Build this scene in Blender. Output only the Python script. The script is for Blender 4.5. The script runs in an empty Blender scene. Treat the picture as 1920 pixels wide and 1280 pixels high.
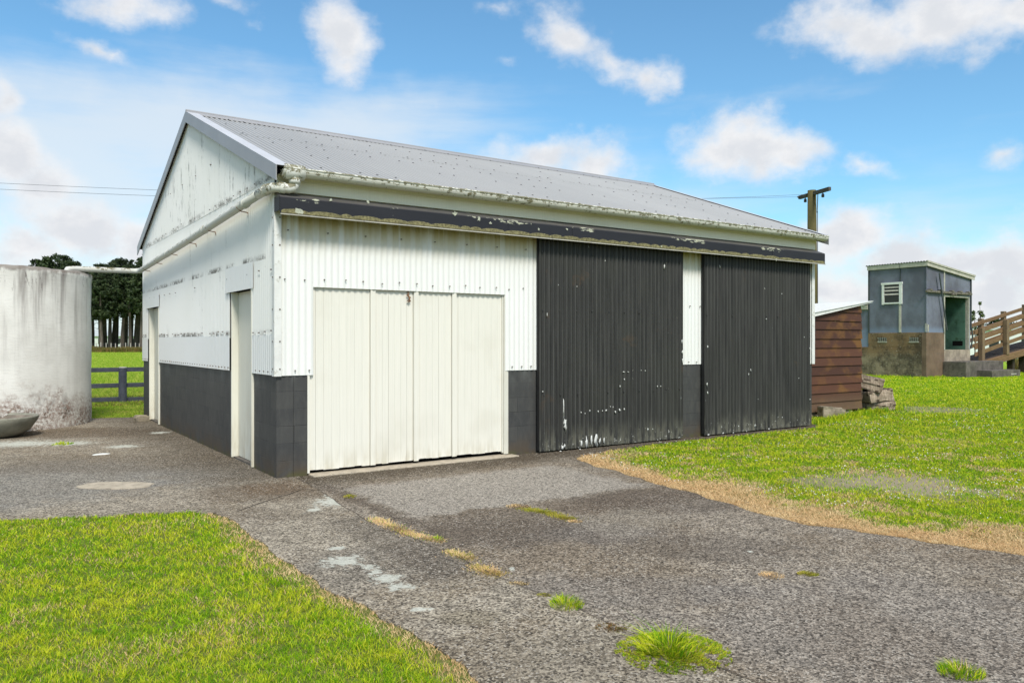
import bpy, math, random
import numpy as np
from mathutils import Vector, noise as mnoise

random.seed(7)
rng = np.random.default_rng(7)
scene = bpy.context.scene
COL = scene.collection
R = math.radians

# ------------------------------------------------------------------ layout
# World: X runs along the front wall of the garage, Y runs into the building,
# origin at its near corner on the ground.
YAW = R(34.4)
F = 1463.0                       # focal length in pixels of a 1920 px wide picture
CAM = (-2.686, -8.469, 1.5)


def sight(px, py):
    k = (px - 960) / F
    return (math.sin(YAW) + k * math.cos(YAW), math.cos(YAW) - k * math.sin(YAW), (640 - py) / F)


def at(px, py, dep):
    d = sight(px, py)
    return tuple(CAM[i] + d[i] * dep for i in range(3))


def gp(px, py, z=0.0):
    d = sight(px, py)
    t = (z - CAM[2]) / d[2]
    return (CAM[0] + d[0] * t, CAM[1] + d[1] * t)


def onY(px, py, Y):
    d = sight(px, py)
    t = (Y - CAM[1]) / d[1]
    return (CAM[0] + d[0] * t, CAM[2] + d[2] * t)


def onX(px, py, X):
    d = sight(px, py)
    t = (X - CAM[0]) / d[0]
    return (CAM[1] + d[1] * t, CAM[2] + d[2] * t)


# ------------------------------------------------------------------ objects
OFF = {}


def tag(o, label=None, cat=None, group=None, kind=None):
    if label: o['label'] = label
    if cat: o['category'] = cat
    if group: o['group'] = group
    if kind: o['kind'] = kind
    return o


def thing(name, loc, label, cat, group=None):
    o = bpy.data.objects.new(name, None)
    o.empty_display_size = 0.2
    o.location = loc
    COL.objects.link(o)
    OFF[o] = Vector(loc)
    return tag(o, label, cat, group)


class MB:
    def __init__(s):
        s.v, s.f, s.m = [], [], []

    def add(s, verts, faces, mi=0):
        n = len(s.v)
        s.v += [tuple(p) for p in verts]
        s.f += [tuple(i + n for i in f) for f in faces]
        s.m += [mi] * len(faces)
        return s

    def box(s, x0, x1, y0, y1, z0, z1, mi=0):
        v = [(x0, y0, z0), (x1, y0, z0), (x1, y1, z0), (x0, y1, z0), (x0, y0, z1), (x1, y0, z1), (x1, y1, z1), (x0, y1, z1)]
        f = [(0, 3, 2, 1), (4, 5, 6, 7), (0, 1, 5, 4), (1, 2, 6, 5), (2, 3, 7, 6), (3, 0, 4, 7)]
        return s.add(v, f, mi)

    def hexa(s, v, mi=0):
        f = [(0, 3, 2, 1), (4, 5, 6, 7), (0, 1, 5, 4), (1, 2, 6, 5), (2, 3, 7, 6), (3, 0, 4, 7)]
        return s.add(v, f, mi)

    def bar(s, p, q, w, h, mi=0, up=(0, 0, 1)):
        p, q = Vector(p), Vector(q)
        d = (q - p).normalized()
        a = d.cross(Vector(up))
        if a.length < 1e-4: a = d.cross(Vector((0, 1, 0)))
        a.normalize()
        b = a.cross(d)
        v = []
        for c in (p, q):
            for sa, sb in ((-1, -1), (1, -1), (1, 1), (-1, 1)):
                v.append(c + a * (sa * w / 2) + b * (sb * h / 2))
        return s.add(v, [(0, 1, 2, 3), (7, 6, 5, 4), (0, 4, 5, 1), (1, 5, 6, 2), (2, 6, 7, 3), (3, 7, 4, 0)], mi)

    def tube(s, pts, rad, n=12, mi=0, caps=True):
        pts = [Vector(p) for p in pts]
        if not isinstance(rad, (list, tuple)): rad = [rad] * len(pts)
        rings = []
        a = None
        for i, p in enumerate(pts):
            d = (pts[min(i + 1, len(pts) - 1)] - pts[max(i - 1, 0)]).normalized()
            if a is None:
                a = d.cross(Vector((0, 0, 1)))
                if a.length < 1e-3: a = d.cross(Vector((0, 1, 0)))
            a = (a - d * a.dot(d)).normalized()
            b = d.cross(a)
            rings.append([p + (a * math.cos(t) + b * math.sin(t)) * rad[i] for t in (2 * math.pi * k / n for k in range(n))])
        v = [q for r in rings for q in r]
        f = []
        for i in range(len(pts) - 1):
            for k in range(n):
                f.append((i * n + k, i * n + (k + 1) % n, (i + 1) * n + (k + 1) % n, (i + 1) * n + k))
        if caps:
            f.append(tuple(range(n))[::-1])
            f.append(tuple((len(pts) - 1) * n + k for k in range(n)))
        return s.add(v, f, mi)

    def prism(s, prof, x0, x1, mi=0):
        """profile in (y, z) swept along X"""
        n = len(prof)
        v = [(x0, y, z) for y, z in prof] + [(x1, y, z) for y, z in prof]
        f = [(k, (k + 1) % n, n + (k + 1) % n, n + k) for k in range(n)]
        f += [tuple(range(n))[::-1], tuple(range(n, 2 * n))]
        return s.add(v, f, mi)

    def lathe(s, prof, c, n=64, mi=0):
        v, f = [], []
        for r, z in prof:
            for k in range(n):
                t = 2 * math.pi * k / n
                v.append((c[0] + r * math.cos(t), c[1] + r * math.sin(t), c[2] + z))
        for i in range(len(prof) - 1):
            for k in range(n):
                f.append((i * n + k, i * n + (k + 1) % n, (i + 1) * n + (k + 1) % n, (i + 1) * n + k))
        return s.add(v, f, mi)

    def corr(s, o, u, up, nrm, L, lo, hi, pitch=0.0762, amp=0.0085, mi=0, phase=0.0, rows=1, seg=8, double=True):
        """corrugated sheet: runs L metres along u, from lo(a) to hi(a) along up"""
        o, u, up, nrm = Vector(o), Vector(u), Vector(up), Vector(nrm)
        flo = lo if callable(lo) else (lambda a: lo)
        fhi = hi if callable(hi) else (lambda a: hi)
        n = max(2, int(round(L / pitch * seg)))
        th = 0.002
        v, f = [], []
        layers = (0, -th) if double else (0,)
        for ly in layers:
            for i in range(n + 1):
                a = L * i / n
                w = amp * math.cos(2 * math.pi * (a / pitch) + phase)
                for r in range(rows + 1):
                    z = flo(a) + (fhi(a) - flo(a)) * r / rows
                    v.append(o + u * a + up * z + nrm * (w + ly))
        q = rows + 1
        tot = (n + 1) * q
        for i in range(n):
            for r in range(rows):
                a0 = i * q + r
                f.append((a0, a0 + q, a0 + q + 1, a0 + 1))
                if double: f.append((tot + a0, tot + a0 + 1, tot + a0 + q + 1, tot + a0 + q))
        s.add(v, f, mi)
        if double:
            # cut edges of the sheet, with vertices of their own so they stay crisp
            def rim(idx):
                rv = [v[k] for k in idx] + [v[tot + k] for k in idx]
                m_ = len(idx)
                s.add(rv, [(k, k + 1, m_ + k + 1, m_ + k) for k in range(m_ - 1)], mi)
            rim([i * q for i in range(n + 1)]); rim([i * q + rows for i in range(n + 1)])
            rim(list(range(q))); rim([n * q + r for r in range(q)])
        return s

    def blob(s, c, r, mi=0, seed=0, n=8, m=5, flat=1.0, rough=0.35):
        """irregular lump"""
        v, f = [], []
        for i in range(m + 1):
            ph = math.pi * i / m
            for k in range(n):
                t = 2 * math.pi * k / n
                d = Vector((math.sin(ph) * math.cos(t), math.sin(ph) * math.sin(t), math.cos(ph)))
                q = 1 + rough * mnoise.noise(d * 1.3 + Vector((seed * 3.1, seed * 1.7, 0)))
                v.append((c[0] + d.x * r[0] * q, c[1] + d.y * r[1] * q, c[2] + d.z * r[2] * q * flat))
        for i in range(m):
            for k in range(n):
                f.append((i * n + k, (i + 1) * n + k, (i + 1) * n + (k + 1) % n, i * n + (k + 1) % n))
        return s.add(v, f, mi)

    def build(s, name, mats, parent=None, smooth=False, bevel=0.0, label=None):
        off = OFF.get(parent, Vector((0, 0, 0))) if parent else Vector((0, 0, 0))
        me = bpy.data.meshes.new(name)
        me.from_pydata([(p[0] - off.x, p[1] - off.y, p[2] - off.z) for p in s.v], [], s.f)
        if not isinstance(mats, (list, tuple)): mats = [mats]
        for m in mats: me.materials.append(m)
        me.polygons.foreach_set('material_index', s.m)
        me.polygons.foreach_set('use_smooth', [bool(smooth)] * len(s.f))
        me.update()
        o = bpy.data.objects.new(name, me)
        COL.objects.link(o)
        if parent:
            o.parent = parent
            OFF[o] = off
        if bevel:
            b = o.modifiers.new('Bevel', 'BEVEL')
            b.width = bevel; b.segments = 2; b.limit_method = 'ANGLE'; b.angle_limit = R(35)
        if label: o['label'] = label
        return o


def rebase(o, loc):
    """a top-level mesh: move its origin to its base"""
    l = Vector(loc)
    for v in o.data.vertices: v.co -= l
    o.location = l
    return o


# ------------------------------------------------------------------ materials
class NT:
    def __init__(s, name):
        s.mat = bpy.data.materials.new(name)
        s.mat.use_nodes = True
        s.t = s.mat.node_tree
        s.t.nodes.clear()
        s.out = s.t.nodes.new('ShaderNodeOutputMaterial')
        s.b = s.t.nodes.new('ShaderNodeBsdfPrincipled')
        s.t.links.new(s.b.outputs[0], s.out.inputs[0])
        s.geo = s.t.nodes.new('ShaderNodeNewGeometry')
        s.pos = s.geo.outputs['Position']
        s._sep = None

    def n(s, typ, **kw):
        x = s.t.nodes.new(typ)
        for k, v in kw.items(): setattr(x, k, v)
        return x

    def set(s, sock, v):
        if isinstance(v, bpy.types.NodeSocket): s.t.links.new(v, sock)
        elif v is not None:
            if isinstance(v, (tuple, list)) and len(v) == 3 and sock.type == 'RGBA': v = tuple(v) + (1,)
            sock.default_value = v

    def xyz(s):
        if s._sep is None:
            x = s.n('ShaderNodeSeparateXYZ'); s.set(x.inputs[0], s.pos); s._sep = x.outputs
        return s._sep

    def scl(s, vec, sc):
        x = s.n('ShaderNodeVectorMath', operation='MULTIPLY'); s.set(x.inputs[0], vec); s.set(x.inputs[1], sc)
        return x.outputs[0]

    def vadd(s, a, b):
        x = s.n('ShaderNodeVectorMath', operation='ADD'); s.set(x.inputs[0], a); s.set(x.inputs[1], b)
        return x.outputs[0]

    def noise(s, vec=None, scale=5, detail=4, rough=0.55, dist=0.0, sc=None, col=False):
        v = vec if vec is not None else s.pos
        if sc: v = s.scl(v, sc)
        x = s.n('ShaderNodeTexNoise'); s.set(x.inputs['Vector'], v)
        x.inputs['Scale'].default_value = scale; x.inputs['Detail'].default_value = detail
        x.inputs['Roughness'].default_value = rough; x.inputs['Distortion'].default_value = dist
        return x.outputs['Color' if col else 'Fac']

    def voro(s, vec=None, scale=5, out='Distance', sc=None, feature='F1'):
        v = vec if vec is not None else s.pos
        if sc: v = s.scl(v, sc)
        x = s.n('ShaderNodeTexVoronoi', feature=feature); s.set(x.inputs['Vector'], v)
        x.inputs['Scale'].default_value = scale
        return x.outputs[out]

    def math(s, op, a, b=0.0, c=None, clamp=False):
        x = s.n('ShaderNodeMath', operation=op, use_clamp=clamp)
        s.set(x.inputs[0], a); s.set(x.inputs[1], b)
        if c is not None: s.set(x.inputs[2], c)
        return x.outputs[0]

    def sm(s, v, a, b, lo=0.0, hi=1.0):
        x = s.n('ShaderNodeMapRange', interpolation_type='SMOOTHSTEP')
        if a > b: a, b, lo, hi = b, a, hi, lo
        s.set(x.inputs[0], v)
        x.inputs[1].default_value = a; x.inputs[2].default_value = b
        x.inputs[3].default_value = lo; x.inputs[4].default_value = hi
        return x.outputs[0]

    def mul(s, *a):
        r = a[0]
        for b in a[1:]: r = s.math('MULTIPLY', r, b)
        return r

    def mx(s, *a):
        r = a[0]
        for b in a[1:]: r = s.math('MAXIMUM', r, b)
        return r

    def mix(s, f, a, b, mode='MIX'):
        x = s.n('ShaderNodeMix', data_type='RGBA', blend_type=mode)
        s.set(x.inputs[0], f); s.set(x.inputs[6], a); s.set(x.inputs[7], b)
        return x.outputs[2]

    def comb(s, x_, y_, z_):
        x = s.n('ShaderNodeCombineXYZ')
        s.set(x.inputs[0], x_); s.set(x.inputs[1], y_); s.set(x.inputs[2], z_)
        return x.outputs[0]

    def bump(s, h, dist=0.01, strength=1.0, nrm=None):
        x = s.n('ShaderNodeBump'); x.inputs['Distance'].default_value = dist
        x.inputs['Strength'].default_value = strength
        s.set(x.inputs['Height'], h)
        if nrm is not None: s.set(x.inputs['Normal'], nrm)
        return x.outputs[0]

    def fin(s, col, rough=0.6, nrm=None, spec=0.4, metal=0.0):
        s.set(s.b.inputs['Base Color'], col); s.set(s.b.inputs['Roughness'], rough)
        s.b.inputs['Specular IOR Level'].default_value = spec
        s.b.inputs['Metallic'].default_value = metal
        if nrm is not None: s.set(s.b.inputs['Normal'], nrm)
        return s.mat


def white_sheet(name, bands=(), streak=0.62, stain_top=None, base=(0.78, 0.78, 0.76), rust=None, gable=False):
    m = NT(name); X, Y, Z = m.xyz()
    a = m.math('ADD', X, Y)
    big = m.noise(scale=0.9, detail=3)
    col = m.mix(big, (base[0] * .93, base[1] * .93, base[2] * .90), base)
    # vertical streaks of dark mildew
    sv = m.comb(m.mul(a, 16.0), 0.0, m.mul(Z, 1.1))
    st = m.noise(sv, scale=1.0, detail=5, rough=0.7)
    gate = m.noise(scale=1.1, detail=2, sc=(1, 1, .6))
    st = m.mul(m.sm(st, streak, streak + 0.14), m.sm(gate, 0.46, 0.66))
    fine = m.sm(m.noise(m.comb(m.mul(a, 90.0), 0.0, m.mul(Z, 14.0)), scale=1, detail=3, rough=.6), 0.5, .62)
    col = m.mix(m.mul(st, m.math('MULTIPLY_ADD', fine, .6, .25)), col, (0.20, 0.20, 0.19))
    if gable:
        st2 = m.noise(m.comb(m.mul(a, 30.0), 3.0, m.mul(Z, 1.4)), scale=1.0, detail=6, rough=0.75)
        st2 = m.mul(m.sm(st2, 0.53, 0.66), m.sm(Z, 3.2, 3.5), 0.7)
        col = m.mix(st2, col, (0.16, 0.16, 0.15))
    # small dark spots
    sp = m.noise(scale=34, detail=3, rough=.7)
    col = m.mix(m.mul(m.sm(sp, 0.70, 0.76), .55), col, (0.17, 0.16, 0.14))
    wp = m.noise(m.comb(m.mul(a, 38.0), 0.0, m.mul(Z, 9.0)), scale=1, detail=4, rough=.8)
    for z, h, k in bands:
        b = m.mul(m.sm(Z, z - .004, z + .004), m.sm(Z, z + h, z + h * .25))
        g2 = m.sm(m.noise(scale=1.7, detail=2), .38, .6)
        col = m.mix(m.mul(b, m.sm(wp, .40, .55), g2, k), col, (0.13, 0.125, 0.11))
    if stain_top:
        z, h = stain_top
        t = m.sm(Z, z - h, z)
        so = m.noise(m.comb(m.mul(a, 13.1), 0.0, m.mul(Z, .5)), scale=1, detail=2)
        t2 = m.mul(m.math('POWER', t, 1.5), m.sm(so, .15, .6), .95)
        col = m.mix(t2, col, (0.42, 0.34, 0.13))
    if rust:
        z, h = rust
        b = m.mul(m.sm(Z, z + h, z + h * .3), m.sm(m.noise(m.comb(m.mul(a, 22.0), 0.0, m.mul(Z, 22.0)), scale=1, detail=3, rough=.7), .53, .66))
        b = m.mul(b, m.sm(m.noise(scale=1.3, detail=1), .4, .6))
        col = m.mix(m.mul(b, .8), col, (0.42, 0.22, 0.07))
    dn = m.bump(m.noise(scale=3.0, detail=3, sc=(1, 1, .5)), dist=0.012, strength=.35)
    return m.fin(col, rough=m.sm(big, .2, .8, .42, .62), nrm=dn, spec=.35)


def painted_wood(name, base, dirt=(0.35, 0.30, 0.18), foot=None, chips=0.0, rough=.55):
    m = NT(name); X, Y, Z = m.xyz()
    a = m.math('ADD', X, Y)
    grain = m.noise(m.comb(m.mul(a, 60.0), 0.0, m.mul(Z, 1.6)), scale=1, detail=5, rough=.65)
    big = m.noise(scale=1.2, detail=3)
    col = m.mix(m.sm(grain, .3, .75), base, tuple(c * .93 for c in base))
    isl = m.geo.outputs['Random Per Island']
    col = m.mix(m.mul(isl, .05), col, tuple(c * .72 for c in base))
    col = m.mix(m.mul(m.sm(big, .52, .72), .12), col, dirt)
    if foot:
        z, h = foot
        f = m.mul(m.sm(Z, z + h, z), m.sm(m.noise(m.comb(m.mul(a, 14.0), 0.0, m.mul(Z, 3.0)), scale=1, detail=4), .35, .7))
        col = m.mix(m.mul(f, .45), col, dirt)
    if chips:
        c = m.sm(m.noise(m.comb(m.mul(a, 40.0), 0.0, m.mul(Z, 7.0)), scale=1, detail=5, rough=.8), .745 - chips * .06, .78 - chips * .06)
        col = m.mix(c, col, (0.12, 0.10, 0.08))
    return m.fin(col, rough=rough, nrm=m.bump(grain, .003, .5), spec=.35)


def black_sheet():
    m = NT('black_corrugated_paint'); X, Y, Z = m.xyz()
    big = m.noise(scale=1.4, detail=4)
    sv = m.noise(m.comb(m.mul(X, 26.24), 0.0, m.mul(Z, 1.0)), scale=1, detail=5, rough=.7)
    col = m.mix(m.sm(sv, .3, .75), (0.016, 0.016, 0.015), (0.046, 0.045, 0.041))
    col = m.mix(m.mul(m.sm(big, .45, .7), .4), col, (0.036, 0.037, 0.029))
    cr = m.math('COSINE', m.mul(X, 2 * math.pi / .0762))
    chalk = m.mul(m.sm(cr, .1, .95), m.sm(m.noise(m.comb(m.mul(X, 13.12), 0.0, m.mul(Z, .6)), scale=1, detail=4), .25, .7))  # worn crests, painted paler so the ribs stand out as if lit
    col = m.mix(m.mul(chalk, .7), col, (0.075, 0.074, 0.068))
    foot = m.mul(m.sm(Z, .42, .0), m.sm(m.noise(m.comb(m.mul(X, 13.12), 0.0, m.mul(Z, 2.5)), scale=1, detail=4, rough=.7), .40, .62))
    col = m.mix(m.mul(foot, .75), col, (0.17, 0.165, 0.125))
    ch = m.noise(m.comb(m.mul(X, 30.0), 0.0, m.mul(Z, 17.0)), scale=1, detail=4, rough=.75)
    lowm = m.sm(Z, .5, .03, .0, .10)
    chm = m.sm(m.math('ADD', ch, lowm), .715, .735)
    col = m.mix(chm, col, (0.62, 0.62, 0.58))
    rst = m.mul(m.sm(m.noise(scale=2.3, detail=5, rough=.7), .62, .72), .5)
    col = m.mix(rst, col, (0.075, 0.05, 0.03))
    return m.fin(col, rough=.6, nrm=m.bump(m.noise(scale=7, detail=4), .006, .5), spec=.3)


def block_paint():
    m = NT('dark_painted_blocks'); X, Y, Z = m.xyz()
    a = m.math('ADD', X, Y)
    br = m.n('ShaderNodeTexBrick')
    m.set(br.inputs['Vector'], m.comb(a, m.math('SUBTRACT', Z, -0.002), 0.0))
    br.inputs['Scale'].default_value = 1.0
    br.inputs['Color1'].default_value = (0, 0, 0, 1); br.inputs['Color2'].default_value = (1, 1, 1, 1); br.inputs['Mortar'].default_value = (0, 0, 0, 1)
    br.inputs['Brick Width'].default_value = .4; br.inputs['Row Height'].default_value = .19
    br.inputs['Mortar Size'].default_value = .004; br.inputs['Mortar Smooth'].default_value = .6
    jn = br.outputs['Fac']
    gate = m.sm(m.noise(scale=2.0, detail=2), .35, .65)
    big = m.noise(scale=1.3, detail=5, rough=.65)
    col = m.mix(big, (0.028, 0.029, 0.032), (0.058, 0.058, 0.056))
    col = m.mix(m.mul(m.sm(m.noise(scale=11, detail=5, rough=.7, sc=(1, 1, .4)), .4, .7), .5), col, (0.085, 0.083, 0.076))
    tone = m.n('ShaderNodeSeparateColor'); m.set(tone.inputs[0], br.outputs['Color'])
    col = m.mix(m.mul(tone.outputs[0], .35), col, (0.085, 0.083, 0.075))
    col = m.mix(m.mul(jn, gate, .6), col, (0.020, 0.020, 0.022))
    # limewash bloom on the top course, moss and mud at the foot
    bl = m.mul(m.sm(Z, .80, 1.14), m.sm(m.noise(scale=3.3, detail=4, sc=(1, 1, .5)), .45, .72), .45)
    col = m.mix(bl, col, (0.17, 0.18, 0.17))
    ft = m.mul(m.sm(Z, .34, 0.0), m.sm(m.noise(scale=4, detail=4), .32, .62))
    col = m.mix(m.mul(ft, .75), col, (0.085, 0.06, 0.036))
    ms = m.mul(m.sm(Z, .10, 0.0), m.sm(m.noise(scale=6, detail=4), .42, .58))
    col = m.mix(m.mul(ms, .6), col, (0.085, 0.085, 0.02))
    cp = m.sm(m.noise(scale=48, detail=3, rough=.7), .735, .76)
    col = m.mix(cp, col, (0.45, 0.45, 0.42))
    h = m.math('SUBTRACT', m.mul(m.noise(scale=60, detail=3), .3), m.mul(jn, gate))
    return m.fin(col, rough=.62, nrm=m.bump(h, .006, .6), spec=.35)


def roof_paint():
    m = NT('grey_roof_paint'); X, Y, Z = m.xyz()
    big = m.noise(scale=.7, detail=4)
    sheet = m.noise(m.comb(m.math('FLOOR', m.mul(X, 1.31)), 0.0, 0.0), scale=3.7, detail=0)
    col = m.mix(big, (0.335, 0.33, 0.32), (0.40, 0.393, 0.38))
    col = m.mix(m.sm(sheet, .3, .7, 0, .35), col, (0.27, 0.267, 0.262))
    st = m.noise(m.comb(m.mul(X, 22.0), m.mul(Y, .8), 0.0), scale=1, detail=5, rough=.7)
    col = m.mix(m.mul(m.sm(st, .55, .75), .35), col, (0.24, 0.24, 0.25))
    sp = m.sm(m.noise(scale=16, detail=4, rough=.75), .66, .71)
    col = m.mix(m.mul(sp, .8), col, (0.16, 0.155, 0.15))
    vy = m.math('COSINE', m.mul(m.math('ADD', X, .04), 2 * math.pi / .0762))  # valley grime painted dark, also standing in for the shade between ribs
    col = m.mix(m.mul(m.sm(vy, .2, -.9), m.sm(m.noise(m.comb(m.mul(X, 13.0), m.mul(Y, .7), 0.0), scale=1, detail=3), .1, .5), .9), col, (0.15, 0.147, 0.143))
    # lap line across the sheets, half way up, with muck behind it
    ly = m.math('ADD', Y, m.mul(m.math('SUBTRACT', m.noise(m.comb(m.math('FLOOR', m.mul(X, 1.31)), 5.0, 0.0), scale=2.1, detail=0), .5), .10))
    lap = m.mul(m.sm(ly, 2.28, 2.30), m.sm(ly, 2.38, 2.31), m.sm(m.noise(scale=9, detail=3), .42, .56))
    col = m.mix(m.mul(lap, .8), col, (0.15, 0.145, 0.12))
    seam = m.math('ABSOLUTE', m.math('SUBTRACT', m.math('FRACT', m.mul(X, 1.3123)), .5))
    col = m.mix(m.mul(m.sm(seam, .492, .497), .6), col, (0.10, 0.10, 0.105))
    return m.fin(col, rough=.42, nrm=m.bump(m.noise(scale=5, detail=3), .004, .4), spec=.5)


def plain(name, c, rough=.6, var=.12, scale=6, spec=.35, bump=.003, dark=None):
    m = NT(name)
    nz = m.noise(scale=scale, detail=5, rough=.65)
    col = m.mix(m.sm(nz, .3, .7), tuple(x * (1 - var) for x in c), tuple(min(1, x * (1 + var)) for x in c))
    if dark:
        col = m.mix(m.mul(m.sm(m.noise(scale=scale * 2.7, detail=5, rough=.75), .55, .68), .8), col, dark)
    return m.fin(col, rough=rough, nrm=m.bump(m.noise(scale=scale * 6, detail=4), bump, .6), spec=spec)


def lichen_paint(name, base, amount, scale=14, up=True, lich=(0.10, 0.085, 0.04), olive=(0.19, 0.17, 0.075)):
    m = NT(name); X, Y, Z = m.xyz()
    nz = m.noise(scale=scale, detail=7, rough=.72, sc=(1, 1, 1.6))
    nb = m.noise(scale=2.4, detail=3)
    nr = m.n('ShaderNodeSeparateXYZ'); m.set(nr.inputs[0], m.geo.outputs['Normal'])
    v = m.math('ADD', nz, m.mul(nb, .18))
    if up: v = m.math('ADD', v, m.mul(nr.outputs[2], .10))
    msk = m.sm(v, .72 - amount, .76 - amount)
    col = m.mix(m.noise(scale=5, detail=3), tuple(c * .9 for c in base), base)
    yel = m.sm(m.noise(scale=3.5, detail=3), .35, .7)
    col = m.mix(m.mul(yel, .12), col, (0.55, 0.50, 0.25))
    lc = m.mix(m.noise(scale=50, detail=3), lich, olive)
    col = m.mix(m.mul(msk, .9), col, lc)
    return m.fin(col, rough=.65, nrm=m.bump(m.math('ADD', msk, m.mul(nz, .4)), .003, .6), spec=.3)


def hood_paint():
    m = NT('charcoal_flashing'); X, Y, Z = m.xyz()
    nb = m.noise(scale=1.3, detail=4, sc=(1, 1, 3))
    col = m.mix(nb, (0.014, 0.015, 0.020), (0.030, 0.030, 0.036))
    top = m.sm(Z, 3.035, 3.06)
    col = m.mix(m.mul(top, .75), col, m.mix(m.noise(scale=4, detail=4), (0.055, 0.053, 0.055), (0.15, 0.135, 0.12)))
    fl = m.noise(m.comb(m.mul(X, 9.0), 0.0, m.mul(Z, 30.0)), scale=1, detail=5, rough=.7)
    zz = m.mul(m.sm(Z, 2.95, 3.03), m.sm(Z, 3.075, 3.055))
    gt = m.sm(m.noise(m.comb(m.mul(X, .9), 7.0, 0.0), scale=1, detail=1), .42, .6)
    lc = m.sm(m.math('ADD', m.mul(fl, .8), m.mul(zz, gt, .2)), .60, .625)
    col = m.mix(m.mul(lc, m.sm(Z, 2.9, 2.99)), col, m.mix(m.noise(scale=40), (0.30, 0.30, 0.15), (0.55, 0.55, 0.50)))
    ws = m.sm(m.noise(m.comb(m.mul(X, 60.0), 0.0, m.mul(Z, 9.0)), scale=1, detail=3, rough=.7), .735, .76)
    col = m.mix(ws, col, (0.55, 0.55, 0.52))
    return m.fin(col, rough=.55, nrm=m.bump(nb, .01, .4), spec=.25)


def tank_concrete():
    m = NT('limewashed_concrete'); X, Y, Z = m.xyz()
    big = m.noise(scale=1.5, detail=5, rough=.6)
    col = m.mix(m.sm(big, .3, .7), (0.66, 0.645, 0.60), (0.80, 0.785, 0.74))
    ripple = m.noise(scale=7, detail=5, sc=(1, 1, 5), rough=.6)
    col = m.mix(m.mul(m.sm(ripple, .5, .75), .16), col, (0.33, 0.32, 0.30))
    st = m.noise(scale=4.6, detail=4, sc=(1, 1, .07), rough=.65)
    tm = m.sm(Z, 0.9, 2.75, .12, 1.0)
    col = m.mix(m.mul(m.sm(st, .47, .70), tm, .85), col, (0.25, 0.225, 0.21))
    dk = m.noise(scale=9, detail=5, sc=(1, 1, .25), rough=.75)
    col = m.mix(m.mul(m.sm(dk, .56, .66), m.sm(Z, 2.1, 2.72), .8), col, (0.11, 0.085, 0.08))
    rim = m.mul(m.sm(m.math('ADD', Z, m.mul(m.noise(scale=8, detail=4), .16)), 2.74, 2.80), .8)
    col = m.mix(rim, col, (0.17, 0.14, 0.12))
    # grey mould in the lower half and a rusty, flaked foot
    ml = m.mul(m.sm(m.noise(scale=2.6, detail=6, rough=.7), .53, .68), m.sm(Z, 1.0, .3))
    col = m.mix(m.mul(ml, .6), col, (0.17, 0.16, 0.15))
    hz = m.math('ADD', Z, m.mul(m.math('SUBTRACT', m.noise(scale=1.8, detail=6, rough=.7), .5), -2.6))
    red = m.mul(m.sm(hz, .85, .12), m.sm(m.noise(scale=22, detail=5, rough=.7), .36, .60))
    col = m.mix(m.mul(red, .72), col, m.mix(m.noise(scale=15, detail=3), (0.25, 0.10, 0.05), (0.11, 0.055, 0.035)))
    gm = m.mul(m.sm(hz, .28, .0), m.sm(m.noise(scale=30, detail=3, rough=.7), .48, .56))
    col = m.mix(m.mul(gm, .8), col, (0.07, 0.055, 0.035))
    return m.fin(col, rough=.85, nrm=m.bump(m.math('ADD', ripple, m.mul(m.noise(scale=60, detail=3), .4)), .006, .6), spec=.2)


def weatherboard_stain():
    m = NT('brown_stained_boards'); X, Y, Z = m.xyz()
    isl = m.geo.outputs['Random Per Island']
    g = m.noise(m.comb(m.mul(X, 3.0), m.mul(Y, 3.0), m.mul(Z, 60.0)), scale=1, detail=5, rough=.65)
    col = m.mix(isl, (0.055, 0.024, 0.017), (0.100, 0.042, 0.025))
    och = m.mul(m.sm(m.noise(scale=2.3, detail=4, sc=(1, 1, 1.6)), .48, .68), m.sm(X, 11.0, 12.3, .3, 1.0))
    col = m.mix(m.mul(och, .55), col, (0.22, 0.105, 0.022))
    low = m.mul(m.sm(Z, .55, .12), .8)
    col = m.mix(low, col, (0.13, 0.085, 0.05))
    kn = m.sm(m.noise(m.comb(m.mul(X, 8.0), 0.0, m.mul(Z, 18.0)), scale=1, detail=2), .74, .78)
    col = m.mix(m.mul(kn, .6), col, (0.38, 0.27, 0.13))
    col = m.mix(m.mul(m.sm(g, .5, .8), .5), col, (0.035, 0.018, 0.012))
    return m.fin(col, rough=.7, nrm=m.bump(g, .004, .8), spec=.25)


def cowshed_blue():
    m = NT('faded_blue_board'); X, Y, Z = m.xyz()
    n1 = m.noise(scale=1.1, detail=5, sc=(1, 1, .7), rough=.6)
    col = m.mix(m.sm(n1, .35, .68), (0.105, 0.108, 0.138), (0.165, 0.178, 0.228))
    col = m.mix(m.mul(m.sm(m.noise(scale=2.7, detail=6, rough=.7), .5, .7), .45), col, (0.10, 0.10, 0.115))
    ft = m.mul(m.sm(m.math('ADD', Z, m.mul(m.noise(scale=3, detail=3), .3)), 2.38, 2.08), .6)
    col = m.mix(ft, col, (0.20, 0.25, 0.36))
    return m.fin(col, rough=.75, nrm=m.bump(n1, .01, .3), spec=.25)


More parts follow.
